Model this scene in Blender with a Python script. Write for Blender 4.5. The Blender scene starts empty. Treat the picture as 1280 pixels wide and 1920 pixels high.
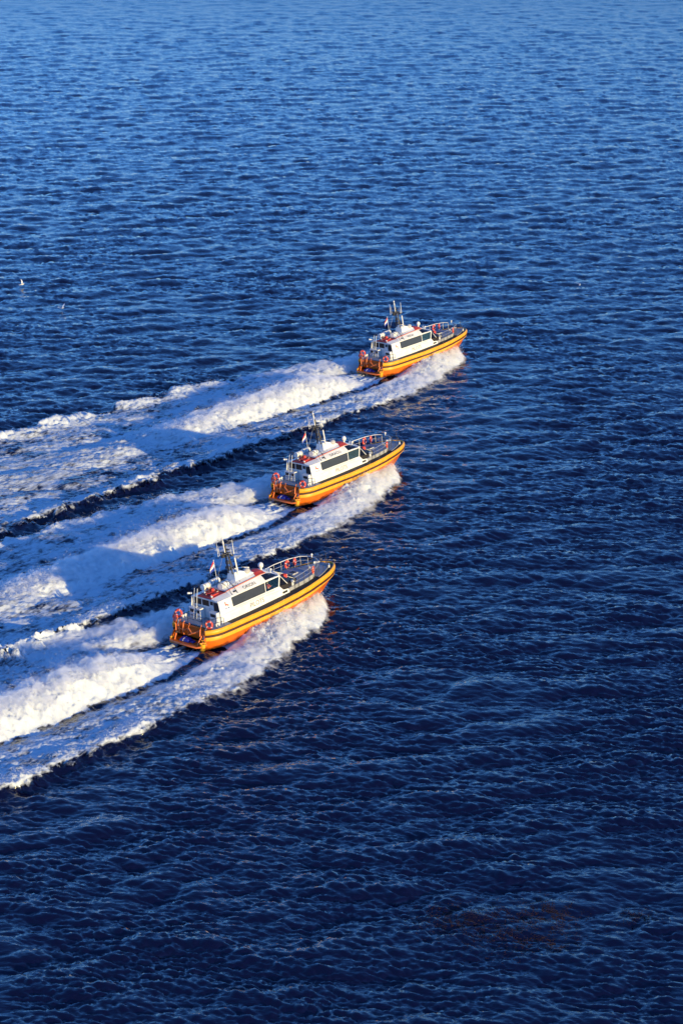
import bpy, math, random
import numpy as np
from mathutils import Matrix, Vector

# ---------------------------------------------------------------- camera, sky, sun, exposure
sc = bpy.context.scene
COL = sc.collection
CAM_H = 79.5
cam_d = bpy.data.cameras.new('camera')
cam = bpy.data.objects.new('camera', cam_d)
COL.objects.link(cam)
cam_d.sensor_fit = 'VERTICAL'
cam_d.sensor_height = 36.0
cam_d.lens = 4400.0 / 1920.0 * 36.0
cam_d.clip_start = 1.0
cam_d.clip_end = 60000.0
cam.location = (0, 0, CAM_H)
cam.rotation_euler = (math.radians(90 - 17.851), 0, 0)
sc.camera = cam

SUN_AZ, SUN_EL = -44.0, 8.0           # degrees from +X, above the horizon
world = bpy.data.worlds.new('World')
sc.world = world
world.use_nodes = True
wt = world.node_tree
sky = wt.nodes.new('ShaderNodeTexSky')
sky.sky_type = 'NISHITA'
sky.sun_disc = False
sky.sun_elevation = math.radians(SUN_EL)
sky.sun_rotation = math.radians(90 - SUN_AZ)
sky.air_density = 1.0
sky.dust_density = 0.0
sky.ozone_density = 6.5
tint = wt.nodes.new('ShaderNodeMix')                 # white balance of the clear sky
tint.data_type = 'RGBA'
tint.blend_type = 'MULTIPLY'
tint.inputs[0].default_value = 1.0
tint.inputs[7].default_value = (1.10, 0.89, 1.02, 1)
wt.links.new(sky.outputs[0], tint.inputs[6])
wt.links.new(tint.outputs[2], wt.nodes['Background'].inputs[0])
wt.nodes['Background'].inputs[1].default_value = 0.15

sun_d = bpy.data.lights.new('sun', 'SUN')
sun_d.energy = 2.65
sun_d.angle = math.radians(0.5)
sun_d.color = (1.0, 0.77, 0.33)
sun = bpy.data.objects.new('sun', sun_d)
COL.objects.link(sun)
a, e = math.radians(SUN_AZ), math.radians(SUN_EL)
sun_v = Vector((math.cos(e) * math.cos(a), math.cos(e) * math.sin(a), math.sin(e)))
sun.rotation_euler = sun_v.to_track_quat('Z', 'Y').to_euler()
sun.location = sun_v * 300 + Vector((0, 250, 0))

vs = sc.view_settings
vs.view_transform = 'Standard'
vs.look = 'None'
vs.gamma = 1.0
vs.use_curve_mapping = False
vs.exposure = 1.25
sc.cycles.max_bounces = 8
sc.cycles.volume_bounces = 5
sc.cycles.volume_step_rate = 1.0
sc.cycles.diffuse_bounces = 3
sc.cycles.glossy_bounces = 3
sc.cycles.transparent_max_bounces = 8
sc.cycles.sample_clamp_indirect = 4.0
sc.cycles.caustics_reflective = False
sc.cycles.caustics_refractive = False

rng = np.random.default_rng(7)
random.seed(7)

# ---------------------------------------------------------------- materials
def new_mat(name):
    m = bpy.data.materials.new(name)
    m.use_nodes = True
    return m, m.node_tree, m.node_tree.nodes['Principled BSDF']

def paint(name, col, rough=0.45, var=0.10, scale=3.0, metallic=0.0, dirt=0.0, spec=0.5):
    """painted / rubber / metal surface with grain and uneven wear"""
    m, nt, b = new_mat(name)
    tc = nt.nodes.new('ShaderNodeTexCoord')
    n = nt.nodes.new('ShaderNodeTexNoise')
    n.inputs['Scale'].default_value = scale
    n.inputs['Detail'].default_value = 6
    n.inputs['Roughness'].default_value = 0.65
    nt.links.new(tc.outputs['Object'], n.inputs['Vector'])
    mp = nt.nodes.new('ShaderNodeMapRange')
    mp.inputs[1].default_value = 0.3
    mp.inputs[2].default_value = 0.7
    mp.inputs[3].default_value = 1.0 - var
    mp.inputs[4].default_value = 1.0 + var * 0.4
    nt.links.new(n.outputs[0], mp.inputs[0])
    mx = nt.nodes.new('ShaderNodeMix')
    mx.data_type = 'RGBA'
    mx.blend_type = 'MULTIPLY'
    mx.inputs[0].default_value = 1.0
    mx.inputs[6].default_value = (*col, 1)
    nt.links.new(mp.outputs[0], mx.inputs[7])
    nt.links.new(mx.outputs[2], b.inputs['Base Color'])
    r = nt.nodes.new('ShaderNodeMapRange')
    r.inputs[3].default_value = max(0.05, rough - 0.12)
    r.inputs[4].default_value = min(1.0, rough + 0.15)
    nt.links.new(n.outputs[0], r.inputs[0])
    nt.links.new(r.outputs[0], b.inputs['Roughness'])
    b.inputs['Metallic'].default_value = metallic
    b.inputs['Specular IOR Level'].default_value = spec
    return m

M = {}
M['white'] = paint('white_paint', (0.82, 0.82, 0.79), 0.35, 0.16, 1.1)
M['yellow'] = paint('yellow_fender', (0.86, 0.40, 0.014), 0.45, 0.22, 1.1)
M['hull'] = paint('orange_hull', (0.74, 0.15, 0.008), 0.32, 0.28, 0.9)
M['orange'] = paint('orange_steel', (0.80, 0.19, 0.04), 0.4, 0.12, 4.0)
M['stripe'] = paint('dark_rubber', (0.06, 0.016, 0.010), 0.6, 0.3, 3.0)
M['black'] = paint('black_deck', (0.018, 0.014, 0.017), 0.7, 0.3, 3.0)
M['blackrail'] = paint('black_rail', (0.03, 0.03, 0.035), 0.4, 0.2, 5.0)
M['grey'] = paint('grey_deck', (0.34, 0.35, 0.37), 0.75, 0.2, 2.0)
M['pale'] = paint('pale_grey', (0.48, 0.48, 0.48), 0.6, 0.15, 2.0)
M['red'] = paint('red_deck', (0.55, 0.045, 0.035), 0.6, 0.2, 3.0)
M['trim'] = paint('orange_trim', (0.60, 0.13, 0.04), 0.5, 0.1, 3.0)
M['buoy'] = paint('lifebuoy_orange', (0.78, 0.085, 0.05), 0.5, 0.1, 5.0)
M['blue'] = paint('blue_plastic', (0.03, 0.035, 0.32), 0.4, 0.25, 5.0)
M['steel'] = paint('galvanised_steel', (0.55, 0.55, 0.54), 0.35, 0.15, 5.0, metallic=0.6)
M['mast'] = paint('mast_grey', (0.055, 0.055, 0.062), 0.5, 0.2, 5.0)
M['pane'] = paint('tinted_pane', (0.045, 0.050, 0.058), 0.22, 0.15, 0.8)
M['void'] = paint('dark_opening', (0.012, 0.011, 0.013), 0.5, 0.2, 4.0)
M['inside'] = paint('cabin_lining', (0.58, 0.66, 0.62), 0.7, 0.15, 3.0)
M['text'] = paint('grey_lettering', (0.16, 0.155, 0.145), 0.5, 0.1, 5.0)
M['text_dark'] = paint('dark_lettering', (0.07, 0.066, 0.06), 0.5, 0.1, 5.0)
M['logo_red'] = paint('emblem_red', (0.75, 0.05, 0.04), 0.5, 0.1, 5.0)
M['logo_blue'] = paint('emblem_blue', (0.03, 0.07, 0.35), 0.5, 0.1, 5.0)
M['flag_red'] = paint('flag_red', (0.60, 0.03, 0.03), 0.8, 0.1, 4.0)
M['flag_white'] = paint('flag_white', (0.80, 0.80, 0.80), 0.8, 0.05, 4.0)
M['flag_blue'] = paint('flag_blue', (0.02, 0.05, 0.36), 0.8, 0.1, 4.0)
M['jacket'] = paint('red_jacket', (0.90, 0.10, 0.06), 0.7, 0.15, 6.0)
M['skin'] = paint('skin', (0.60, 0.36, 0.26), 0.5, 0.1, 6.0)
M['hair'] = paint('brown_hair', (0.08, 0.05, 0.03), 0.7, 0.2, 20.0)
M['feather'] = paint('white_feather', (0.85, 0.86, 0.88), 0.8, 0.08, 8.0)
M['wingtip'] = paint('grey_feather', (0.35, 0.37, 0.40), 0.8, 0.2, 8.0)
M['weed'] = paint('brown_weed', (0.07, 0.030, 0.016), 0.7, 0.5, 3.0)

def glass(name, tint, amount):
    m, nt, b = new_mat(name)
    out = nt.nodes['Material Output']
    t = nt.nodes.new('ShaderNodeBsdfTransparent')
    t.inputs[0].default_value = (*tint, 1)
    g = nt.nodes.new('ShaderNodeBsdfGlossy')
    g.inputs['Roughness'].default_value = 0.03
    g.inputs[0].default_value = (0.85, 1.0, 0.95, 1)
    f = nt.nodes.new('ShaderNodeLayerWeight')
    f.inputs['Blend'].default_value = 0.5
    pw = nt.nodes.new('ShaderNodeMath')
    pw.operation = 'POWER'
    pw.inputs[1].default_value = 4.0
    nt.links.new(f.outputs['Facing'], pw.inputs[0])
    ad = nt.nodes.new('ShaderNodeMath')
    ad.operation = 'ADD'
    ad.inputs[1].default_value = amount
    nt.links.new(pw.outputs[0], ad.inputs[0])
    mx = nt.nodes.new('ShaderNodeMixShader')
    nt.links.new(ad.outputs[0], mx.inputs[0])
    nt.links.new(t.outputs[0], mx.inputs[1])
    nt.links.new(g.outputs[0], mx.inputs[2])
    nt.links.new(mx.outputs[0], out.inputs[0])
    return m
M['glass'] = glass('green_glass', (0.88, 0.98, 0.95), 0.05)
M['windscreen'] = paint('dark_windscreen', (0.008, 0.009, 0.016), 0.14, 0.2, 1.5)

def sea_nodes(nt, b):
    """dark blue sea: ripple bump in three sizes on a smooth dielectric"""
    tc = nt.nodes.new('ShaderNodeTexCoord')
    mp = nt.nodes.new('ShaderNodeMapping')
    mp.inputs['Scale'].default_value = (0.48, 1.0, 1.0)
    mp.inputs['Rotation'].default_value = (0, 0, math.radians(8))
    nt.links.new(tc.outputs['Object'], mp.inputs['Vector'])
    last = None
    for sc_, dist, kind, det in ((2.8, 0.055, 'FBM', 3),):
        n = nt.nodes.new('ShaderNodeTexNoise')
        n.noise_type = kind
        n.inputs['Scale'].default_value = sc_
        n.inputs['Detail'].default_value = det
        n.inputs['Roughness'].default_value = 0.55
        n.inputs['Distortion'].default_value = 0.5
        nt.links.new(mp.outputs[0], n.inputs['Vector'])
        bu = nt.nodes.new('ShaderNodeBump')
        bu.inputs['Strength'].default_value = 1.0
        bu.inputs['Distance'].default_value = dist
        nt.links.new(n.outputs[0], bu.inputs['Height'])
        if last:
            nt.links.new(last.outputs[0], bu.inputs['Normal'])
        last = bu
    nt.links.new(last.outputs[0], b.inputs['Normal'])
    b.inputs['Base Color'].default_value = (0.0025, 0.0022, 0.020, 1)
    ra = nt.nodes.new('ShaderNodeAttribute')            # ripples too fine for the far mesh
    ra.attribute_name = 'ripple'
    rm = nt.nodes.new('ShaderNodeMath')
    rm.operation = 'ADD'
    rm.inputs[1].default_value = 0.04
    nt.links.new(ra.outputs['Fac'], rm.inputs[0])
    nt.links.new(rm.outputs[0], b.inputs['Roughness'])
    b.inputs['IOR'].default_value = 1.55
    b.inputs['Specular IOR Level'].default_value = 0.5
    return tc

m, nt, b = new_mat('sea_water')
sea_nodes(nt, b)
M['sea'] = m

def foam_material():
    m, nt, b = new_mat('sea_foam')
    tc = sea_nodes(nt, b)
    out = nt.nodes['Material Output']
    at = nt.nodes.new('ShaderNodeAttribute')
    at.attribute_name = 'foam'
    # lace: two sizes of noise eaten away where the foam thins
    n1 = nt.nodes.new('ShaderNodeTexNoise')
    n1.inputs['Scale'].default_value = 1.5
    n1.inputs['Detail'].default_value = 8
    n1.inputs['Roughness'].default_value = 0.68
    n1.inputs['Distortion'].default_value = 0.8
    r0 = nt.nodes.new('ShaderNodeMapping')
    r0.inputs['Rotation'].default_value = (0, 0, -math.radians(48.7))
    nt.links.new(tc.outputs['Object'], r0.inputs['Vector'])
    r1 = nt.nodes.new('ShaderNodeMapping')
    r1.inputs['Scale'].default_value = (0.24, 1.0, 1.0)
    nt.links.new(r0.outputs[0], r1.inputs['Vector'])
    nt.links.new(r1.outputs[0], n1.inputs['Vector'])
    a1 = nt.nodes.new('ShaderNodeMath')
    a1.operation = 'MULTIPLY_ADD'
    a1.inputs[1].default_value = 1.6
    a1.inputs[2].default_value = -0.80
    nt.links.new(n1.outputs[0], a1.inputs[0])
    a2 = nt.nodes.new('ShaderNodeMath')
    a2.operation = 'ADD'
    nt.links.new(a1.outputs[0], a2.inputs[0])
    nt.links.new(at.outputs['Fac'], a2.inputs[1])
    r = nt.nodes.new('ShaderNodeMapRange')
    r.interpolation_type = 'SMOOTHSTEP'
    r.inputs[1].default_value = 0.28
    r.inputs[2].default_value = 0.90
    nt.links.new(a2.outputs[0], r.inputs[0])
    d = nt.nodes.new('ShaderNodeBsdfDiffuse')
    d.inputs[0].default_value = (0.78, 0.84, 0.86, 1)
    bn = nt.nodes.new('ShaderNodeTexNoise')
    bn.inputs['Scale'].default_value = 5.0
    bn.inputs['Detail'].default_value = 5
    bn.inputs['Roughness'].default_value = 0.65
    nt.links.new(tc.outputs['Object'], bn.inputs['Vector'])
    bu = nt.nodes.new('ShaderNodeBump')
    bu.inputs['Strength'].default_value = 0.8
    bu.inputs['Distance'].default_value = 0.05
    nt.links.new(bn.outputs[0], bu.inputs['Height'])
    nt.links.new(bu.outputs[0], d.inputs['Normal'])
    tr = nt.nodes.new('ShaderNodeBsdfTranslucent')
    tr.inputs[0].default_value = (0.85, 0.86, 0.88, 1)
    m1 = nt.nodes.new('ShaderNodeMixShader')
    m1.inputs[0].default_value = 0.12
    nt.links.new(d.outputs[0], m1.inputs[1])
    nt.links.new(tr.outputs[0], m1.inputs[2])
    mx = nt.nodes.new('ShaderNodeMixShader')
    nt.links.new(r.outputs[0], mx.inputs[0])
    nt.links.new(b.outputs[0], mx.inputs[1])
    nt.links.new(m1.outputs[0], mx.inputs[2])
    # thin veil of spray under the bow lets the hull show through, unevenly
    av = nt.nodes.new('ShaderNodeAttribute')
    av.attribute_name = 'veil'
    vm = nt.nodes.new('ShaderNodeMath')
    vm.operation = 'MULTIPLY'
    nt.links.new(av.outputs['Fac'], vm.inputs[0])
    vr = nt.nodes.new('ShaderNodeMapRange')
    vr.inputs[1].default_value = 0.3
    vr.inputs[2].default_value = 0.7
    vr.inputs[3].default_value = 0.40
    vr.inputs[4].default_value = 0.75
    nt.links.new(n1.outputs[0], vr.inputs[0])
    nt.links.new(vr.outputs[0], vm.inputs[1])
    tp = nt.nodes.new('ShaderNodeBsdfTransparent')
    m3 = nt.nodes.new('ShaderNodeMixShader')
    nt.links.new(vm.outputs[0], m3.inputs[0])
    nt.links.new(mx.outputs[0], m3.inputs[1])
    nt.links.new(tp.outputs[0], m3.inputs[2])
    nt.links.new(m3.outputs[0], out.inputs[0])
    return m
M['foam'] = foam_material()
m = bpy.data.materials.new('spray_mist')
m.use_nodes = True
nt = m.node_tree
nt.nodes.remove(nt.nodes['Principled BSDF'])
vo = nt.nodes.new('ShaderNodeVolumePrincipled')
vo.inputs['Color'].default_value = (0.995, 0.995, 0.995, 1)
vo.inputs['Anisotropy'].default_value = 0.0
tc = nt.nodes.new('ShaderNodeTexCoord')
nz = nt.nodes.new('ShaderNodeTexNoise')
nz.inputs['Scale'].default_value = 1.1
nz.inputs['Detail'].default_value = 4
nz.inputs['Roughness'].default_value = 0.6
nt.links.new(tc.outputs['Object'], nz.inputs['Vector'])
mr = nt.nodes.new('ShaderNodeMapRange')
mr.inputs[1].default_value = 0.38
mr.inputs[2].default_value = 0.72
mr.inputs[3].default_value = 0.0
mr.inputs[4].default_value = 2.6
nt.links.new(nz.outputs[0], mr.inputs[0])
nt.links.new(mr.outputs[0], vo.inputs['Density'])
nt.links.new(vo.outputs[0], nt.nodes['Material Output'].inputs['Volume'])
M['mist'] = m
M['spray'] = paint('spray_drops', (0.88, 0.88, 0.88), 0.5, 0.05, 5.0)

# ---------------------------------------------------------------- sea: noise tiles and waves
def bil(T, L, x, y):
    """sample the periodic tile T (edge length L) at x, y"""
    N = T.shape[0]
    u = (x / L) * N
    v = (y / L) * N
    iu = np.floor(u).astype(np.int64)
    iv = np.floor(v).astype(np.int64)
    fu = (u - iu).astype(np.float32)
    fv = (v - iv).astype(np.float32)
    i0 = iu % N; i1 = (iu + 1) % N; j0 = iv % N; j1 = (iv + 1) % N
    return ((T[j0, i0] * (1 - fu) + T[j0, i1] * fu) * (1 - fv) + (T[j1, i0] * (1 - fu) + T[j1, i1] * fu) * fv)

def ocean_tile(N, L, seed, th0, lam_p, lam_min, hstd, power, spread):
    r = np.random.default_rng(seed)
    k1 = np.fft.fftfreq(N, L / N) * 2 * np.pi
    kx, ky = np.meshgrid(k1, k1)
    k = np.hypot(kx, ky)
    k[0, 0] = 1
    kp = 2 * np.pi / lam_p
    S = np.exp(-0.9 * (kp / k) ** 2) * k ** (-power)
    S *= np.exp(-(k * lam_min / 2 / np.pi) ** 2)
    c = np.cos(np.arctan2(ky, kx) - th0)
    S *= (0.05 + np.abs(c) ** spread)
    S[0, 0] = 0
    A = np.sqrt(S) * (r.normal(size=(N, N)) + 1j * r.normal(size=(N, N)))
    h = np.fft.ifft2(A)
    f = hstd / h.real.std()
    dx = np.fft.ifft2(-1j * kx / k * A).real * f
    dy = np.fft.ifft2(-1j * ky / k * A).real * f
    return (h.real * f).astype(np.float32), dx.astype(np.float32), dy.astype(np.float32)

def noise_tile(N, L, seed, lo, hi, power=2.4):
    r = np.random.default_rng(seed)
    k1 = np.fft.fftfreq(N, L / N)
    kx, ky = np.meshgrid(k1, k1)
    k = np.hypot(kx, ky)
    k[0, 0] = 1
    S = k ** (-power) * np.exp(-(1 / (hi * k)) ** 2) * np.exp(-(k * lo) ** 2)
    S[0, 0] = 0
    t = np.fft.ifft2(np.sqrt(S) * (r.normal(size=(N, N)) + 1j * r.normal(size=(N, N)))).real
    return (t / t.std()).astype(np.float32)

OC1 = ocean_tile(512, 149.0, 3, math.radians(98), 6.8, 1.0, 0.120, 3.9, 3.5)
OC2 = ocean_tile(1024, 61.0, 4, math.radians(82), 1.05, 0.24, 0.070, 3.4, 5.0)
NA = noise_tile(512, 40.0, 11, 0.5, 4.0, 2.2)       # lumps
NB = noise_tile(512, 17.0, 12, 0.12, 0.9, 2.0)      # froth
NC = noise_tile(512, 90.0, 13, 2.0, 14.0, 2.6)      # patches

def waves(x, y, cell):
    c, s = math.cos(0.5), math.sin(0.5)
    h1, dx1, dy1 = [bil(t, 149.0, x, y) for t in OC1]
    xr, yr = c * x - s * y, s * x + c * y
    h2, dx2, dy2 = [bil(t, 61.0, x, y + 0.13 * x) for t in OC2]
    gust = 0.80 + 0.22 * bil(NC, 330.0, xr, yr)
    gust = np.clip(gust, 0.35, 1.4)
    f1 = np.clip(1.6 - cell / 3.0, 0, 1)
    f2 = np.clip(1.9 - cell / 1.6, 0, 1) * gust
    k = 1.15
    return (h1 * f1 + h2 * f2, k * (dx1 * f1 + 0.5 * dx2 * f2), k * (dy1 * f1 + 0.5 * dy2 * f2))

# ---------------------------------------------------------------- boats: where they run
HEAD = math.radians(48.707)
TRIMS = [math.radians(v) for v in (3.0, 2.3, 2.3)]
HEELS = [math.radians(v) for v in (-2.5, -2.9, -2.2)]
BOAT_AT = [(-14.15, 205.58), (-6.16, 249.88), (4.02, 306.80)]
CH, SH = math.cos(HEAD), math.sin(HEAD)
def boat_matrix(i):
    T, L = TRIMS[i], HEELS[i]
    fx = Vector((CH * math.cos(T), SH * math.cos(T), math.sin(T)))
    lf = Vector((-SH, CH, 0))
    up = fx.cross(lf)
    lf2 = lf * math.cos(L) + up * math.sin(L)
    up2 = fx.cross(lf2)
    m = Matrix.Identity(4)
    for r in range(3):
        m[r][0], m[r][1], m[r][2] = fx[r], lf2[r], up2[r]
    m[0][3], m[1][3], m[2][3] = BOAT_AT[i][0], BOAT_AT[i][1], 0.0
    return m

def sstep(a0, a1, v):
    t = np.clip((v - a0) / (a1 - a0), 0, 1)
    return t * t * (3 - 2 * t)

def wake(i, X, Y):
    """height and foam cover that boat i leaves at world points"""
    gx, gy = X - BOAT_AT[i][0], Y - BOAT_AT[i][1]
    x = gx * CH + gy * SH
    y = -gx * SH + gy * CH
    sh = 31.7 * i
    nA = bil(NA, 40.0, x + sh, y - sh)
    nA2 = bil(NA, 23.0, x * 0.8 - sh, y + 2 * sh)
    nB = bil(NB, 17.0, x - sh, y + sh)
    nS = bil(NA, 16.0, x * 0.22 + sh, y * 1.6)         # streaks along the run
    nC = bil(NC, 90.0, x + 2 * sh, y + sh)
    side = np.where(y > 0, 1.0, -1.0)
    ay = np.abs(y)
    aft = np.clip(-x, 0, None)
    yo = np.interp(x, [-120, -80, -50, -30, -15, -5, 0, 4, 7, 12, 14.2, 15.6, 16.8, 17.7, 18.1],
                   [16, 14.5, 13.0, 12.2, 11.6, 10.9, 10.0, 8.7, 7.4, 5.7, 4.8, 3.7, 2.3, .8, .0])
    yo = yo + np.where(y > 0, np.interp(aft, [0, 15, 60], [0.2, 1.6, 2.6]), 0)
    yo = yo + np.clip(0.25 + aft * 0.012, 0, 0.7) * (nA * 0.55 + nC * 0.5) * sstep(17.5, 10, x)
    yi = np.interp(x, [-110, -25, -12, -6, 0, 4, 8, 12, 15, 17, 18], [4.6, 4.6, 4.8, 4.6, 4.0, 3.3, 2.6, 2.0, 1.2, .3, 0])
    t = (ay - yi) / np.maximum(yo - yi, 0.15)
    live = sstep(18.0, 17.4, x)
    A = 1.08 * np.interp(x, [-110, -60, -30, -15, -5, 2, 8, 12, 15, 17, 17.9],
                  [.05, .08, .16, .26, .36, .58, 1.25, 1.85, 2.1, 1.6, .3])
    hug = sstep(2.0, 6.0, x)                            # forward: the sheet leans on the hull
    rise = hug + (1 - hug) * sstep(-0.15, 0.30, t)
    fall = np.clip(1 - np.clip(t, 0, 2) ** 1.7, 0, 1)
    sheet = np.clip(1 - np.clip(t, 0, 2), 0, 1)
    fwd = sstep(8.0, 13.0, x)
    shape = rise * (fall * (1 - fwd) + (0.75 * sheet ** 1.7 + 0.25 * fall) * fwd)
    lump = 1 + np.clip(0.08 * nA + 0.09 * nA2 + 0.09 * nB * sstep(.05, .4, t), -0.5, 1.0) * np.interp(x, [-20, 5, 9, 12, 17], [1.0, 1.0, .6, .2, .06])
    hp = A * shape * lump
    # outer breaking crest further aft
    A2 = np.interp(x, [-110, -70, -45, -20, -8, 3], [.25, .45, .55, .42, .25, 0.]) * (1 + 0.35 * nC)
    w = np.where(ay > yo - 0.9, 0.75, 1.9)
    crest = A2 * np.exp(-((ay - (yo - 0.9)) / w) ** 2)
    hp = hp + crest - 0.20 * np.exp(-((ay - yo - 1.6) / 1.2) ** 2) * sstep(6, -8, x)
    # hollow beside the run
    hol = -0.30 * np.exp(-((ay - (yi - 0.5)) / 1.0) ** 2) * sstep(4, -2, x) * sstep(-34, -14, x)
    # wash behind the transom
    wc = np.interp(x, [-110, -40, -20, -6, -.6, 1], [5.0, 4.3, 3.8, 3.3, 2.2, 2.0]) + 0.22 * nA * sstep(-2, -9, x)
    Hc = np.interp(x, [-110, -70, -45, -28, -15, -9, -4.5, -1.5, 1], [.08, .22, .50, 1.25, 1.75, 1.35, .22, -.15, -.2])
    prof = sstep(1.05, 0.0, y / wc) * sstep(-1.06, -0.30, y / wc)
    lift = 1.0
    hw = Hc * prof * lift * (1 + np.clip(0.05 * nA2 + 0.05 * nA + 0.03 * nB, -.5, .8) * sstep(-3, -10, x)) + 0.10 * nS * prof * sstep(-8, -2, x) * sstep(2, 0, x)
    h = live * hp + hol + np.where(x < 1.5, hw, 0)
    # foam cover
    body = sstep(1.04, 0.80, t) * np.where(x > 2, 1.0, sstep(-0.28, 0.05, t))
    dens = np.interp(x, [-110, -75, -45, -20, -8, 0, 5, 18], [.48, .55, .62, .70, .80, .92, 1.0, 1.1])
    edge = 0.30 * np.exp(-((t - 0.86) / 0.13) ** 2) * sstep(0, -8, x) * (1 + 0.5 * nC)
    m1 = live * body * (dens + edge + 0.10 * nA + 0.12 * nC * sstep(0, -20, x))
    m1 = np.maximum(m1, live * 0.0 * sstep(1.35, 1.0, t) * sstep(4, -8, x) * (t > 0.5))
    m2 = sstep(1.10, 0.95, ay / wc) * np.interp(x, [-110, -70, -40, -22, -3, -.5, 1.2], [.5, .6, .8, 1.05, 1.0, .8, .6]) * sstep(1.4, -.3, x)
    m2 = m2 + sstep(1.10, 0.95, ay / wc) * 0.25 * nS * sstep(-7, -1.5, x)
    m3 = np.interp(x, [-110, -50, -32, -24, -16, 0], [.40, .48, .44, .18, 0, 0]) * (ay < yi + 1) + 0.0 * x
    m = np.maximum(np.maximum(m1, m2), np.where(x < 0, m3 + 0.15 * nC * (m3 > 0.02), 0))
    m = np.where((x > 18.1) | (x < -108), 0, m)
    m = m + (np.abs(nS) * 0.10 - 0.06) * sstep(-4, -14, x) * (m > 0.05)
    tall = np.clip(h / 0.7, 0.22, 1.0)
    frothy = np.clip(m, 0, 1) * tall * (0.032 * nB + 0.02 * nA2) * (1 - 0.6 * sstep(1.1, .9, ay / wc) * (x < 0)) * np.interp(x, [-60, -10, 8, 12, 17], [.9, 1.2, 1.2, .5, .2])
    veil = live * sstep(9.5, 13.5, x) * sstep(0.75, 0.25, t)
    wake.veil, wake.t, wake.wr = veil, t, y / wc
    return h, np.clip(m, 0, 1.15), frothy, x, y

def wakes_total(X, Y):
    H = np.zeros_like(X); Mx = np.zeros_like(X)
    own = []
    for i in range(3):
        h, m, f, x, y = wake(i, X, Y)
        H += h + f
        own.append(m)
        Mx = np.maximum(Mx, m)
    return H, Mx, own

# ---------------------------------------------------------------- helpers for objects
def mesh_np(name, V, F, mat, smooth=True):
    """mesh from numpy vertices and an (n,3|4) face array"""
    me = bpy.data.meshes.new(name)
    me.vertices.add(len(V))
    me.vertices.foreach_set('co', np.ascontiguousarray(V, dtype=np.float32).ravel())
    n, k = F.shape
    me.loops.add(n * k)
    me.loops.foreach_set('vertex_index', np.ascontiguousarray(F, dtype=np.int32).ravel())
    me.polygons.add(n)
    me.polygons.foreach_set('loop_start', np.arange(0, n * k, k, dtype=np.int32))
    me.polygons.foreach_set('loop_total', np.full(n, k, dtype=np.int32))
    me.update(calc_edges=True)
    if smooth:
        me.polygons.foreach_set('use_smooth', np.ones(n, dtype=bool))
    me.materials.append(mat)
    return me

def link(name, me, parent=None):
    o = bpy.data.objects.new(name, me)
    COL.objects.link(o)
    if parent:
        o.parent = parent
    return o

def tag(o, label=None, cat=None, group=None, kind=None):
    if label: o['label'] = label
    if cat: o['category'] = cat
    if group: o['group'] = group
    if kind: o['kind'] = kind
    return o

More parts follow.
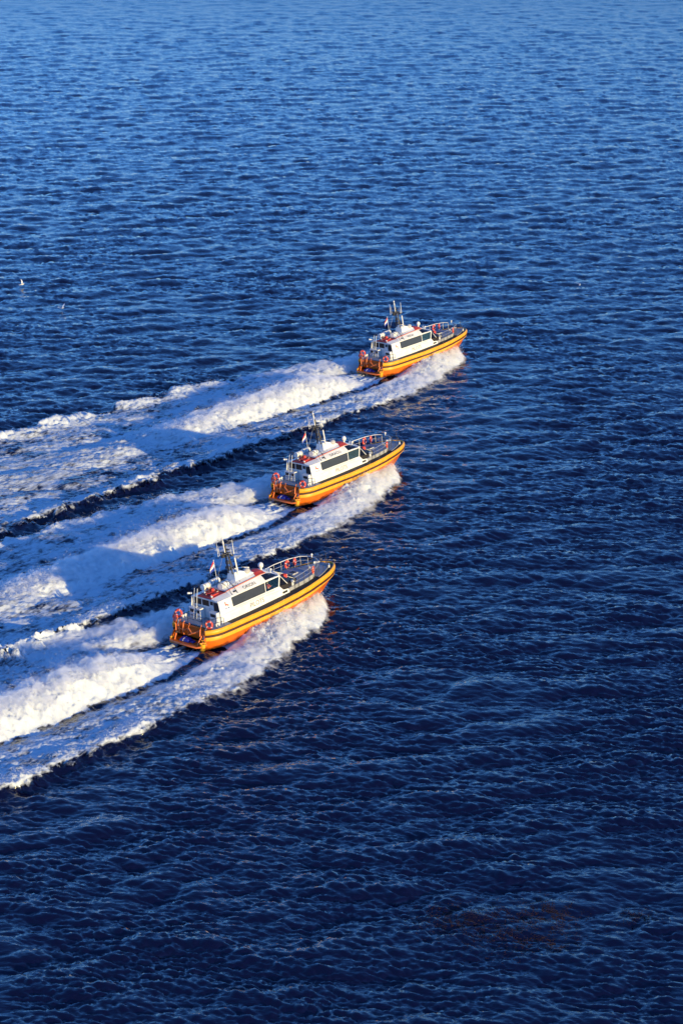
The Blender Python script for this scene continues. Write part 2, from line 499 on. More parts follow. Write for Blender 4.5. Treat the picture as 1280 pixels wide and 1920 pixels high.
class MB:
    """collects shapes, then links them as one mesh object"""
    def __init__(s):
        s.v, s.f = [], []
    def add(s, vs_, fs):
        o = len(s.v)
        s.v += [tuple(p) for p in vs_]
        s.f += [tuple(o + k for k in f) for f in fs]
        return s
    def box(s, c, d, rz=0, ry=0):
        x, y, z = d[0] / 2, d[1] / 2, d[2] / 2
        R = Matrix.Rotation(rz, 3, 'Z') @ Matrix.Rotation(ry, 3, 'Y')
        P = [R @ Vector(p) + Vector(c) for p in ((-x, -y, -z), (x, -y, -z), (x, y, -z), (-x, y, -z), (-x, -y, z), (x, -y, z), (x, y, z), (-x, y, z))]
        return s.add(P, [(0, 3, 2, 1), (4, 5, 6, 7), (0, 1, 5, 4), (1, 2, 6, 5), (2, 3, 7, 6), (3, 0, 4, 7)])
    def hexa(s, lo, hi):
        """eight corners: lower ring, upper ring"""
        return s.add(list(lo) + list(hi), [(0, 3, 2, 1), (4, 5, 6, 7), (0, 1, 5, 4), (1, 2, 6, 5), (2, 3, 7, 6), (3, 0, 4, 7)])
    def prism(s, poly, off):
        n = len(poly)
        off = Vector(off)
        P = [Vector(p) for p in poly]
        return s.add(P + [p + off for p in P], [tuple(range(n))[::-1], tuple(range(n, 2 * n))] + [(k, (k + 1) % n, n + (k + 1) % n, n + k) for k in range(n)])
    def loft(s, rings, closed=True, caps=True):
        n = len(rings[0])
        vs_ = [p for r in rings for p in r]
        fs = []
        for i in range(len(rings) - 1):
            for k in range(n if closed else n - 1):
                a0, a1 = i * n + k, i * n + (k + 1) % n
                fs.append((a0, a1, a1 + n, a0 + n))
        if caps and closed:
            fs += [tuple(range(n))[::-1], tuple(range((len(rings) - 1) * n, len(rings) * n))]
        return s.add(vs_, fs)
    def tube(s, path, r, n=6, loop=False, taper=None):
        P = [Vector(p) for p in path]
        rings = []
        L = len(P)
        for i, p in enumerate(P):
            if loop:
                t = P[(i + 1) % L] - P[i - 1]
            else:
                t = P[min(i + 1, L - 1)] - P[max(i - 1, 0)]
            t.normalize()
            ref = Vector((0, 0, 1)) if abs(t.z) < 0.9 else Vector((1, 0, 0))
            u = t.cross(ref).normalized()
            w = t.cross(u)
            rr = r if taper is None else r + (taper - r) * i / max(L - 1, 1)
            rings.append([p + (u * math.cos(2 * math.pi * k / n) + w * math.sin(2 * math.pi * k / n)) * rr for k in range(n)])
        if loop:
            rings.append(rings[0])
        return s.loft(rings, True, not loop)
    def ball(s, c, r, n=10, m=6, sz=1.0):
        c = Vector(c)
        rings = []
        for j in range(m + 1):
            ph = math.pi * j / m
            rr = max(math.sin(ph), 0.02) * r
            rings.append([c + Vector((rr * math.cos(2 * math.pi * k / n), rr * math.sin(2 * math.pi * k / n), -math.cos(ph) * r * sz)) for k in range(n)])
        return s.loft(rings)
    def torus(s, c, R, r, ax, n=18, k=8, a0=0, a1=2 * math.pi):
        q = Vector(ax).normalized().to_track_quat('Z', 'Y')
        full = abs(a1 - a0 - 2 * math.pi) < 1e-6
        pts = [Vector(c) + q @ Vector((R * math.cos(a0 + (a1 - a0) * i / n), R * math.sin(a0 + (a1 - a0) * i / n), 0)) for i in range(n + (0 if full else 1))]
        return s.tube(pts, r, k, loop=full)
    def build(s, name, mat, parent=None, smooth=False, bevel=0.0):
        me = bpy.data.meshes.new(name)
        me.from_pydata(s.v, [], s.f)
        import bmesh
        bm = bmesh.new()
        bm.from_mesh(me)
        bmesh.ops.recalc_face_normals(bm, faces=bm.faces)
        if bevel:
            bmesh.ops.bevel(bm, geom=[e_ for e_ in bm.edges if e_.is_manifold and e_.calc_face_angle(0) > 0.6], offset=bevel, segments=2, profile=0.6, affect='EDGES')
        bm.to_mesh(me)
        bm.free()
        if smooth:
            for p in me.polygons:
                p.use_smooth = True
            try:
                me.set_sharp_from_angle(angle=math.radians(40))
            except Exception:
                pass
        me.materials.append(mat)
        return link(name, me, parent)

# ---------------------------------------------------------------- the water
def build_water():
    # rings of growing size round the foot of the camera
    r = [40.0]
    while r[-1] < 30000:
        q = r[-1]
        pix = q * q / (2347.0 * CAM_H)
        if q < 126: d = 1.0
        elif q < 900: d = max(0.16, 0.80 * pix)
        else: d = 0.02 * q
        r.append(q + d)
    r = np.array(r)
    az = [0.0]
    while az[-1] < 180.0:
        q = az[-1]
        d = 0.048 if q < 9.0 else 0.3 if q < 20 else 3.0
        az.append(min(q + d, 180.0))
    az = np.array(az)
    az = np.radians(np.concatenate([-az[:0:-1], az[:-1]]))
    n, k = len(r), len(az)
    Rr, Az = np.meshgrid(r, az, indexing='ij')
    X = Rr * np.sin(Az); Y = Rr * np.cos(Az)
    cell = np.gradient(r)[:, None] * np.ones_like(X)
    daz = np.abs(np.gradient(az))[None, :]
    cell = np.maximum(cell, Rr * daz * 0.9)
    h, dx, dy = waves(X, Y, cell)
    H = np.zeros_like(X)
    near = (Rr > 100) & (Rr < 480) & (np.abs(Az) < 0.5)
    hw, mw, _ = wakes_total(X[near], Y[near])
    calm = 1 - 0.55 * np.clip(mw, 0, 1)
    hn = h[near] * calm + hw - sstep(0.25, 0.5, mw) * (0.10 + 0.35 * np.clip(hw, 0, 2))
    h[near] = hn
    dx[near] *= calm; dy[near] *= calm
    V = np.stack([X + dx, Y + dy, h], -1).reshape(-1, 3)
    i = np.arange(n - 1)[:, None]; j = np.arange(k)[None, :]
    j2 = (j + 1) % k
    F = np.stack([i * k + j, i * k + j2, (i + 1) * k + j2, (i + 1) * k + j], -1).reshape(-1, 4)[:, ::-1]
    me = mesh_np('water', V, F, M['sea'])
    at = me.attributes.new('ripple', 'FLOAT', 'POINT')
    at.data.foreach_set('value', (0.19 * sstep(0.7, 3.4, cell)).astype(np.float32).ravel())
    o = link('water', me)
    tag(o, kind='structure')
build_water()

# ---------------------------------------------------------------- wakes
def build_wake(i, x_aft, step, label, slabel):
    xs = np.arange(x_aft, 18.3, step)
    ys = np.arange(-18.0, 18.0 + step, step)
    xb, yb = np.meshgrid(xs, ys, indexing='ij')
    X = BOAT_AT[i][0] + xb * CH - yb * SH
    Y = BOAT_AT[i][1] + xb * SH + yb * CH
    H, Mx, own = wakes_total(X, Y)
    m = own[i]
    h, dx, dy = waves(X, Y, np.full_like(X, step))
    calm = 1 - 0.55 * np.clip(Mx, 0, 1)
    fine = bil(NB, 9.0, xb, yb) * 0.012 * np.clip(m, 0, 1)
    Z = h * calm + H + fine + 0.015
    keep = (m > 0.05) & (m >= Mx - 0.12)
    # thin out the ragged rim
    kf = keep[:-1, :-1] & keep[1:, :-1] & keep[1:, 1:] & keep[:-1, 1:]
    n, k = X.shape
    ii, jj = np.nonzero(kf)
    F = np.stack([ii * k + jj, (ii + 1) * k + jj, (ii + 1) * k + jj + 1, ii * k + jj + 1], -1)
    V = np.stack([X + dx * calm, Y + dy * calm, Z], -1).reshape(-1, 3)
    used, inv = np.unique(F, return_inverse=True)
    F = inv.reshape(-1, 4)
    V = V[used]
    me = mesh_np('wake_foam', V, F, M['foam'])
    at = me.attributes.new('foam', 'FLOAT', 'POINT')
    at.data.foreach_set('value', m.reshape(-1)[used].astype(np.float32))
    wake(i, X, Y)
    av = me.attributes.new('veil', 'FLOAT', 'POINT')
    av.data.foreach_set('value', wake.veil.reshape(-1)[used].astype(np.float32))
    o = link('wake_foam', me)
    tag(o, label, 'wake', 'white wakes behind the pilot boats', 'stuff')
    # drops thrown off the bow waves and the wash
    r = np.random.default_rng(50 + i)
    n_try = 900000
    px = r.uniform(max(x_aft, -42), 17.8, n_try); py = r.uniform(-12.5, 12.5, n_try)
    X = BOAT_AT[i][0] + px * CH - py * SH
    Y = BOAT_AT[i][1] + px * SH + py * CH
    hh, mm, ff, _, _ = wake(i, X, Y)
    wv, _, _ = waves(X, Y, np.full_like(X, 0.2))
    p = np.clip(mm, 0, 1) * np.clip((hh - 0.25) / 0.8, 0, 1)
    ok = r.uniform(size=n_try) < p
    ok &= ~((np.abs(py) < np.interp(px, [0, 8, 12, 14.5, 16, 18], [3.0, 3.05, 2.8, 2.2, 1.4, .3])) & (px > -0.9))
    px, py, X, Y, hh, ff, wv = [q[ok][:150000] for q in (px, py, X, Y, hh, ff, wv)]
    nn = len(X)
    z = hh + ff + 0.45 * wv + r.exponential(0.22, nn) * (0.25 + hh)
    side = np.where(py > 0, 1, -1)
    off = r.normal(0, 0.15, nn) + r.exponential(0.30, nn) * np.clip(hh, 0, 1.2) * (px > -2)
    off = np.where(px > -1, np.abs(off), off)
    fwd_ = r.normal(0, 0.25, nn)
    X += (-SH * off * side + CH * fwd_); Y += (CH * off * side + SH * fwd_)
    size = r.uniform(0.006, 0.024, nn)
    c = np.stack([X, Y, z], -1)[:, None, :]
    V = c + r.normal(size=(nn, 3, 3)) * size[:, None, None]
    F = np.arange(nn * 3).reshape(-1, 3)
    o = link('sea_spray', mesh_np('sea_spray', V.reshape(-1, 3), F, M['spray'], False))
    tag(o, slabel, 'spray', 'spray thrown up by the pilot boats', 'stuff')

def build_mist(i, label):
    """closed low shell of mist over the bow waves and the wash"""
    st = 0.4
    xs = np.arange(-46, 19.2, st); ys = np.arange(-13.2, 13.4, st)
    xb, yb = np.meshgrid(xs, ys, indexing='ij')
    X = BOAT_AT[i][0] + xb * CH - yb * SH
    Y = BOAT_AT[i][1] + xb * SH + yb * CH
    h, mm, ff, _, _ = wake(i, X, Y)
    t, wr = wake.t, wake.wr
    wv, _, _ = waves(X, Y, np.full_like(X, 0.4))
    nA = bil(NA, 40.0, xb * 0.7, yb)
    hb = np.interp(xb, [0, 8, 12, 14, 16, 17.5, 19], [3.2, 3.25, 3.0, 2.5, 1.7, .7, .2])
    T1 = 0.62 * sstep(1.22, .78, t) * sstep(-.3, .1, t) * np.interp(xb, [-14, -3, 6, 14, 17.2, 18.2], [0, .55, 1, 1, .7, 0])
    T1 = np.where((np.abs(yb) < hb) & (xb > -1), 0, T1)
    T2 = 0.85 * sstep(1.35, .5, wr) * sstep(-1.25, -.6, wr) * np.interp(xb, [-46, -30, -12, -6, -2.5], [0, .6, 1, .5, 0])
    T = np.maximum(T1, np.where(xb < -1, T2, 0)) * np.clip(0.75 + 0.35 * nA, .25, 1.4)
    S = h + ff + 0.45 * wv
    keep = T > 0.04
    cf = keep[:-1, :-1] & keep[1:, :-1] & keep[1:, 1:] & keep[:-1, 1:]
    n, k = X.shape
    N = n * k
    ii, jj = np.nonzero(cf)
    a_ = ii * k + jj; b_ = (ii + 1) * k + jj; c_ = b_ + 1; d_ = a_ + 1
    F = [np.stack([a_, b_, c_, d_], -1), np.stack([a_ + N, d_ + N, c_ + N, b_ + N], -1)]
    P = np.pad(cf, 1)
    for (p, q, sl) in ((a_, b_, P[1:-1, :-2]), (b_, c_, P[2:, 1:-1]), (c_, d_, P[1:-1, 2:]), (d_, a_, P[:-2, 1:-1])):
        e_ = ~sl[ii, jj]
        F.append(np.stack([p[e_], p[e_] + N, q[e_] + N, q[e_]], -1))
    F = np.concatenate(F)
    V = np.concatenate([np.stack([X, Y, S + T], -1).reshape(-1, 3), np.stack([X, Y, S - 0.06], -1).reshape(-1, 3)])
    used, inv = np.unique(F, return_inverse=True)
    o = link('spray_mist', mesh_np('spray_mist', V[used], inv.reshape(-1, 4), M['mist'], False))
    tag(o, label, 'mist', 'mist hanging over the bow waves and wash', 'stuff')
for i, w_ in enumerate(('nearest', 'middle', 'farthest')):
    build_mist(i, 'soft white mist of spray hanging over the bow waves and wash of the %s boat' % w_)
build_wake(0, -62, 0.13, 'broad white foam wake of the nearest boat, reaching the lower left edge', 'fine white spray round the bow and stern of the nearest boat')
build_wake(1, -78, 0.145, 'white foam wake of the middle boat, between the two other wakes', 'fine white spray round the bow and stern of the middle boat')
build_wake(2, -104, 0.165, 'long white foam wake of the farthest boat, uppermost of the three wakes', 'fine white spray round the bow and stern of the farthest boat')

# ---------------------------------------------------------------- the pilot boat
def I(x, xs, ys):
    return float(np.interp(x, xs, ys))
def beam(x):
    return I(x, [-.2, 0, .25, .6, 1.0, 1.6, 3, 8, 10, 12, 14, 16, 17.5, 18.5, 19.2, 19.8, 20.1, 20.22],
             [1.9, 2.15, 2.4, 2.65, 2.85, 2.98, 3.05, 3.1, 3.07, 3.0, 2.82, 2.46, 2.06, 1.66, 1.26, .82, .42, 0])
def zt(x):            # centre height of the upper fender
    return I(x, [0, 8, 12, 16, 19, 20.5], [1.78, 1.78, 1.88, 2.02, 2.04, 1.98])
def zlow(x):          # bottom of the lower yellow band
    return I(x, [0, 8, 11, 14, 17, 19, 20.5], [.92, .92, 1.0, 1.18, 1.42, 1.58, 1.62])
XS = [0.0, .25, .6, 1.0, 1.6, 3, 5, 8, 10, 12, 14, 15, 16, 17, 17.8, 18.6, 19.2, 19.6, 19.9, 20.1, 20.22]

def outline(prof):
    """rings of a section swept round the gunwale, port quarter to starboard quarter; prof(x) -> [(inset, z)...]"""
    rings = []
    pts = [(x, beam(x)) for x in XS]
    full = [(x, y) for x, y in pts] + [(x, -y) for x, y in pts[-2::-1]]
    n = len(full)
    for k, (x, y) in enumerate(full):
        x0, y0 = full[max(k - 1, 0)]; x1, y1 = full[min(k + 1, n - 1)]
        tx, ty = x1 - x0, y1 - y0
        L = math.hypot(tx, ty)
        nx, ny = (ty / L, -tx / L)
        if y > 0 and ny < 0 or y < 0 and ny > 0: nx, ny = -nx, -ny
        if abs(y) < 1e-6: nx, ny = 1, 0
        rings.append([(x - nx * d, y - ny * d, z) for d, z in prof(x)])
    return rings

def ladder_pts(p0, p1, n):
    p0, p1 = Vector(p0), Vector(p1)
    return [p0.lerp(p1, (k + .5) / n) for k in range(n)]

def make_boat():
    root = bpy.data.objects.new('pilot_boat', None)
    root.empty_display_size = 2.0
    COL.objects.link(root)
    B = lambda mb, name, mat, par=None, smooth=False, bevel=0.0: mb.build(name, M[mat], par or root, smooth, bevel)

    # hull below the fenders
    rings = []
    for x in XS:
        b_ = max(beam(x) - .14, 0.0)
        fwd = np.clip((x - 11) / 9.5, 0, 1)
        yc = b_ * (0.90 - .50 * fwd ** 1.2)
        zc = I(x, [0, 8, 12, 16, 18, 20.5], [.05, .05, .15, .45, .85, 1.55])
        zk = I(x, [0, 10, 14, 16, 17.6, 18.6, 19.6, 20.2, 20.5], [-.75, -1.0, -1.15, -1.05, -.78, -.40, .35, 1.0, 1.5])
        zl = zlow(x)
        ztop = 1.98 if x < 8 else zt(x) + .20
        half = [(b_ * .98, ztop - .1), (b_, zl + .05), (b_ - (b_ - yc) * .45, (zl + zc) / 2), (yc, zc), (yc * .93, zc - .05), (0.0, zk)]
        rings.append([(x, y, z) for y, z in half] + [(x, -y, z) for y, z in half[-2::-1]])
    B(MB().loft(rings, False), 'hull', 'hull', smooth=True)
    # fenders
    B(MB().loft(outline(lambda x: [(.20, zt(x) + .21), (.09, zt(x) + .24), (.0, zt(x) + .16), (-.04, zt(x)), (.0, zt(x) - .18), (.10, zt(x) - .26), (.36, zt(x) - .26)]), True), 'fender_tube', 'yellow', smooth=True)
    B(MB().loft(outline(lambda x: [(.10, zt(x) - .24), (.03, zt(x) - .262), (.03, zt(x) - .45), (.10, zt(x) - .47), (.30, zt(x) - .47), (.30, zt(x) - .24)]), True), 'rubbing_strip', 'stripe')
    B(MB().loft(outline(lambda x: [(.20, zt(x) - .46), (.09, zt(x) - .47), (.05, zt(x) - .54), (.08, zlow(x) + .05), (.16, zlow(x)), (.24, zlow(x) + .02)]), True), 'lower_fender', 'yellow', smooth=True)
    # decks
    def deck(x0, x1, inset, zf, t, n=14):
        mb = MB()
        xs = np.linspace(x0, x1, n)
        top = [(x, beam(x) - inset, zf(x)) for x in xs]
        mb.prism(top + [(x, -y, z) for x, y, z in top[::-1]], (0, 0, -t))
        return mb
    B(deck(2.2, 19.6, .16, lambda x: zt(x) + .205, .05, 22), 'side_deck', 'black')
    B(deck(.75, 2.9, .16, lambda x: 2.004, .045, 8), 'aft_deck', 'grey')
    # transom, swim platform
    B(MB().box((.55, 0, 1.40), (.10, 4.4, 1.16)).prism([(.52, 2.15, .7), (-.55, 2.05, .7), (-.35, 2.05, .95), (.52, 2.2, 1.9)], (0, -.12, 0)).prism([(.52, -2.15, .7), (-.55, -2.05, .7), (-.35, -2.05, .95), (.52, -2.2, 1.9)], (0, .12, 0)), 'transom', 'hull', bevel=.02)
    pl = B(MB().prism([(.5, 2.05, .62), (-.55, 2.02, .62), (-.80, 1.75, .62), (-.80, -1.75, .62), (-.55, -2.02, .62), (.5, -2.05, .62)], (0, 0, -.16)), 'swim_platform', 'hull', bevel=.03)
    B(MB().tube([(.4, 2.05, .60), (-.6, 2.02, .58), (-.86, 1.72, .56), (-.88, 0, .55), (-.86, -1.72, .56), (-.6, -2.02, .58), (.4, -2.05, .60)], .09, 8), 'platform_bumper', 'orange', pl, True)
    B(MB().tube([(-.35, -2.0, .2), (-.35, -2.05, .85), (-.15, -2.05, 1.0)], .27, 10), 'corner_fender', 'yellow', smooth=True)
    B(MB().tube([(-.35, 2.0, .2), (-.35, 2.05, .85)], .2, 10), 'corner_fender', 'yellow', smooth=True)
    # boarding rails over the transom
    for k, (p, ) in enumerate([([(.46, 1.25, 2.35), (.30, 1.22, 2.1), (.10, 1.18, 1.1)],), ([(.46, .72, 2.25), (.25, .70, 2.15), (.12, .68, 1.35), (-.05, .40, 1.2)],),
                               ([(.46, .05, 2.2), (.2, .02, 1.75), (.05, -.1, 1.2), (.1, -.95, 1.55), (.4, -1.35, 1.75)],), ([(.2, .02, 1.8), (.05, -.55, 1.45), (.3, -1.25, 1.6)],), ([(.5, 1.5, 1.55), (.2, 1.35, 1.5), (.2, .5, 1.5), (.5, .4, 1.55)],), ([(.5, 1.62, 2.45), (.15, 1.62, 2.0), (.1, 1.6, 1.3)],), ([(.5, -1.5, 2.3), (.2, -1.55, 1.9), (.1, -1.55, 1.3)],)]):
        B(MB().tube([(x - .22, y, z + .12) for x, y, z in p], .068, 6), 'boarding_rail', 'orange', smooth=True)
    for s in (1, -1):
        B(MB().tube([(-.5, 1.5 * s, .62), (-.1, 1.6 * s, 1.25), (.5, 1.75 * s, 1.9)], .07, 7).tube([(-.1, 1.6 * s, 1.25), (-.05, 1.75 * s, .62)], .05, 6), 'platform_brace', 'orange', smooth=True)
        B(MB().tube([(.35, 2.0 * s, 1.95), (.2, 2.0 * s, 2.75), (.6, 2.25 * s, 2.95), (1.5, 2.55 * s, 2.95), (2.1, 2.62 * s, 2.75), (2.1, 2.62 * s, 2.0)], .028, 6).tube([(1.2, 2.5 * s, 2.0), (1.2, 2.48 * s, 2.95)], .025, 6).tube([(.25, 2.0 * s, 2.4), (1.2, 2.49 * s, 2.5), (2.1, 2.62 * s, 2.45)], .022, 6), 'stern_rail', 'blackrail', smooth=True)
        B(MB().tube([(.1, 1.75 * s, 1.05), (.55, 1.85 * s, 2.2)], .06, 7), 'stern_post', 'steel', smooth=True)
        B(MB().tube([(1.5, 2.2 * s, 2.0), (1.5, 2.2 * s, 2.32)], .08, 8).tube([(1.85, 2.2 * s, 2.0), (1.85, 2.2 * s, 2.32)], .08, 8).tube([(1.35, 2.2 * s, 2.2), (2.0, 2.2 * s, 2.2)], .04, 6), 'bollard', 'white', smooth=True)
    B(MB().tube([(.85, -1.0, 2.0), (.85, -1.0, 2.9), (.85, .9, 2.9), (.85, .9, 2.0)], .025, 6).tube([(.85, -1.0, 2.45), (.85, .9, 2.45)], .02, 6), 'stern_rail', 'blackrail', smooth=True)

    # cabin shell: side walls round the window openings, aft wall, front coaming
    def yw(z): return 2.12 - (z - 1.95) * .178
    def panel(mb, poly, s, th=.06):
        a_ = [(x, s * yw(z), z) for x, z in poly]
        b_ = [(x, s * (yw(z) - th), z) for x, z in poly]
        n = len(poly)
        mb.add(a_ + b_, [tuple(range(n)), tuple(range(n, 2 * n))[::-1]] + [(k, (k + 1) % n, n + (k + 1) % n, n + k) for k in range(n)])
    w = MB()
    for s in (1, -1):
        panel(w, [(2.4, 1.95), (11.78, 1.97), (11.76, 2.42), (11.62, 2.50), (11.0, 2.56), (10.55, 3.05), (2.4, 3.05)], s)
        panel(w, [(2.4, 3.052), (4.18, 3.052), (4.14, 3.95), (4.10, 4.05), (2.4, 4.05)], s)
        panel(w, [(4.14, 3.952), (10.86, 3.952), (10.92, 4.05), (4.10, 4.05)], s)
        panel(w, [(10.44, 3.052), (10.56, 3.052), (10.90, 3.95), (10.76, 3.95)], s)
        panel(w, [(8.64, 3.052), (8.72, 3.052), (8.80, 3.95), (8.72, 3.95)], s, .07)
    # aft wall with a recessed middle
    w.box((2.46, -1.60, 2.42), (.10, .76, .92)).box((2.46, 1.56, 2.42), (.10, .84, .92))
    w.box((2.45, 0, 4.03), (.12, 3.4, .12))
    w.box((2.75, 0, 2.95), (.06, 3.46, 2.0))
    cabin = B(w, 'cabin', 'white')
    # roof
    ST = [(2.36, 4.0, 4.20, 4.21, 1.75, .92), (4.2, 4.04, 4.26, 4.27, 1.76, .95), (4.26, 4.04, 4.42, 4.56, 1.76, 1.10), (6.2, 4.05, 4.52, 4.74, 1.77, 1.10),
          (9.0, 4.05, 4.60, 4.86, 1.77, 1.06), (9.7, 4.04, 4.54, 4.76, 1.75, 1.0), (10.4, 4.03, 4.32, 4.46, 1.68, .94), (10.98, 4.02, 4.10, 4.15, 1.52, .88)]
    for s in (1, -1):
        B(MB().loft([[(x, s * ys, zs), (x, s * (ys * .55 + yi_ * .45), zs + (zi - zs) * .49), (x, s * yi_, zi), (x, s * yi_, zi - .08), (x, s * ys, zs - .07)] for x, zs, zi, zc, ys, yi_ in ST]), 'roof_side', 'white')
    B(MB().loft([[(x, yi_, zi), (x, yi_ * .55, zc - (zc - zi) * .25), (x, 0, zc), (x, -yi_ * .55, zc - (zc - zi) * .25), (x, -yi_, zi), (x, -yi_, zi - .07), (x, yi_, zi - .07)] for x, zs, zi, zc, ys, yi_ in ST[2:]]), 'upper_roof', 'white')
    B(MB().hexa([(2.38, -.90, 4.16), (4.25, -.93, 4.20), (4.25, .93, 4.20), (2.38, .90, 4.16)], [(2.38, -.90, 4.225), (4.25, -.93, 4.285), (4.25, .93, 4.285), (2.38, .90, 4.225)]), 'roof_deck', 'red')
    for s in (1, -1):
        B(MB().tube([(x, s * (yi_ + .015), zi + .02) for x, zs, zi, zc, ys, yi_ in ST[1:6]], .045, 6), 'trim_line', 'trim', smooth=True)
    def roof_at(x, f, s):
        """point on the roof: f 0..1 side edge to trim line, 1..2 trim line to ridge"""
        c = [float(np.interp(x, [q[0] for q in ST], [q[k] for q in ST])) for k in range(1, 6)]
        zs, zi, zc, ys, yi_ = c
        if f <= 1:
            kn = ([0, .45, 1], [ys, ys * .55 + yi_ * .45, yi_], [zs, zs + (zi - zs) * .49, zi])
        else:
            f = f - 1
            kn = ([0, .45, 1], [yi_, yi_ * .55, 0], [zi, zc - (zc - zi) * .25, zc])
        return Vector((x, s * float(np.interp(f, kn[0], kn[1])), float(np.interp(f, kn[0], kn[2]))))
    def roof_patch(corner, s, lift=.012, nx=12, nf=7, t=.02):
        """thin panel lying on the roof; corner(u, v) -> (x, f)"""
        P = [roof_at(*corner(u / nx, v / nf), s) + Vector((0, s * lift * .35, lift)) for u in range(nx + 1) for v in range(nf + 1)]
        n1 = len(P)
        P += [p - Vector((0, s * t * .35, t)) for p in P]
        fs = []
        k = nf + 1
        for u in range(nx):
            for v in range(nf):
                a_ = u * k + v
                fs += [(a_, a_ + 1, a_ + k + 1, a_ + k), (n1 + a_, n1 + a_ + k, n1 + a_ + k + 1, n1 + a_ + 1)]
        for u in range(nx):
            for a_ in (u * k, u * k + nf):
                fs.append((a_, a_ + k, n1 + a_ + k, n1 + a_))
        for v in range(nf):
            for a_ in (v, nx * k + v):
                fs.append((a_, a_ + 1, n1 + a_ + 1, n1 + a_))
        return MB().add(P, fs)
    # red non-slip panels on the front of the roof
    for s in (1, -1):
        B(roof_patch(lambda u, v: (8.35 + .45 * v + u * (1.35 - .45 * v), 1.03 + .96 * v), s), 'roof_panel', 'red')
        B(roof_patch(lambda u, v: (8.95 + u * (1.92 - .40 * v), .10 + .78 * v), s), 'skylight', 'windscreen')
    # side windows
    for s in (1, -1):
        q = lambda x0, x1, x2, x3: [(x0, s * (yw(3.06) - .005), 3.06), (x1, s * (yw(3.06) - .005), 3.06), (x2, s * (yw(3.94) - .005), 3.94), (x3, s * (yw(3.94) - .005), 3.94)]
        B(MB().prism(q(4.2, 8.63, 8.71, 4.16), (0, -s * .03, 0)), 'side_window', 'pane')
        B(MB().prism(q(8.73, 10.43, 10.75, 8.81), (0, -s * .02, 0)), 'wheelhouse_window', 'glass' if s < 0 else 'pane')  # port pane made opaque to block sunlight crossing the wheelhouse onto the foam
        B(MB().prism([(10.82, s * (yw(2.20) + .006), 2.20), (11.5, s * (yw(2.22) + .006), 2.22), (11.5, s * (yw(2.42) + .006), 2.42), (10.82, s * (yw(2.40) + .006), 2.40)], (0, -s * .03, 0)), 'mooring_port', 'void')
        # seam and handrail along the side
        B(MB().tube([(2.5, s * (yw(2.75) + .012), 2.72), (7, s * (yw(2.8) + .012), 2.80), (11.0, s * (yw(2.6) + .012), 2.62)], .014, 5), 'side_seam', 'pale')
        B(MB().tube([(4.4, s * (yw(2.95) + .05), 2.93), (9.8, s * (yw(2.95) + .05), 2.93)], .018, 5), 'handrail', 'steel')
        B(MB().box((4.95, s * 1.50, 4.27), (.34, .07, .12), 0, 0), 'vent', 'void')
    # wheelhouse inside: floor, bulkhead, desk, seats
    ins = MB().box((8.0, 0, 2.25), (6.4, 3.5, .04)).box((8.55, 0, 3.1), (.05, 3.5, 1.8)).box((10.55, 0, 2.75), (.5, 3.2, .3)).box((5.0, 0, 3.0), (.05, 3.5, 1.8))
    inn = B(ins, 'wheelhouse_interior', 'inside')
    for s in (1, -1):
        B(MB().box((9.62, s * 1.22, 2.78), (.5, .5, .14)).box((9.38, s * 1.22, 3.08), (.12, .48, .52)).box((9.62, s * 1.22, 2.50), (.14, .14, .44)), 'helm_seat', 'black', inn, bevel=.02)
    for y in (-.9, .3):
        B(MB().box((10.6, y, 3.0), (.06, .5, .22)), 'screen', 'void', inn)
    # windscreen, sloping down to the foredeck trunk
    wsT = [(10.95, 1.5, 4.02), (11.05, .75, 4.12), (11.08, 0, 4.14), (11.05, -.75, 4.12), (10.95, -1.5, 4.02)]
    wsB = [(11.85, 1.74, 2.86), (13.3, 1.3, 2.86), (13.75, 0, 2.86), (13.3, -1.3, 2.86), (11.85, -1.74, 2.86)]
    for k in range(4):
        B(MB().prism([wsT[k], wsT[k + 1], wsB[k + 1], wsB[k]], (-.04, 0, -.03)), 'windscreen_pane', 'windscreen')
    for s in (1, -1):
        B(MB().prism([(10.60, s * 1.81, 3.06), (11.82, s * 1.73, 2.87), (10.95, s * 1.52, 3.98), (10.90, s * 1.74, 3.95)], (0, -s * .03, 0)), 'windscreen_pane', 'windscreen')
    for k in range(5):
        p, q_ = Vector(wsT[k]) + Vector((.01, 0, .01)), Vector(wsB[k]) + Vector((.03, 0, .01))
        B(MB().tube([p, q_], .04 if k in (0, 4) else .025, 6), 'windscreen_mullion', 'white')
    B(MB().tube([(x + .02, y, z + .01) for x, y, z in wsT], .05, 6), 'windscreen_frame', 'white')
    B(MB().prism([(11.9, 1.82, 2.45), (13.5, 1.45, 2.45), (13.95, 0, 2.45), (13.5, -1.45, 2.45), (11.9, -1.82, 2.45), (10.6, -1.78, 2.6), (10.6, 1.78, 2.6)], (0, 0, .40)), 'windscreen_coaming', 'black', bevel=.03)
    B(MB().box((12.0, -1.25, 3.50), (.46, .40, .42)).box((11.98, -1.25, 3.73), (.2, .2, .05)), 'red_locker', 'red', bevel=.03)
    for y in (-1.7, 1.7):
        B(MB().tube([(12.62, y, 2.2), (12.62, y, 2.95)], .15, 10).ball((12.62, y, 2.95), .15, 10, 5, .5), 'deck_vent', 'white', smooth=True)
    # foredeck trunk and hatch
    tr = [(11.9, 1.95), (14.0, 1.85), (15.6, 1.62), (16.3, 1.25), (16.6, 0), (16.3, -1.25), (15.6, -1.62), (14.0, -1.85), (11.9, -1.95)]
    B(MB().prism([(x, y, zt(x) + .15) for x, y in tr], (0, 0, .42)), 'foredeck_trunk', 'grey', bevel=.04)
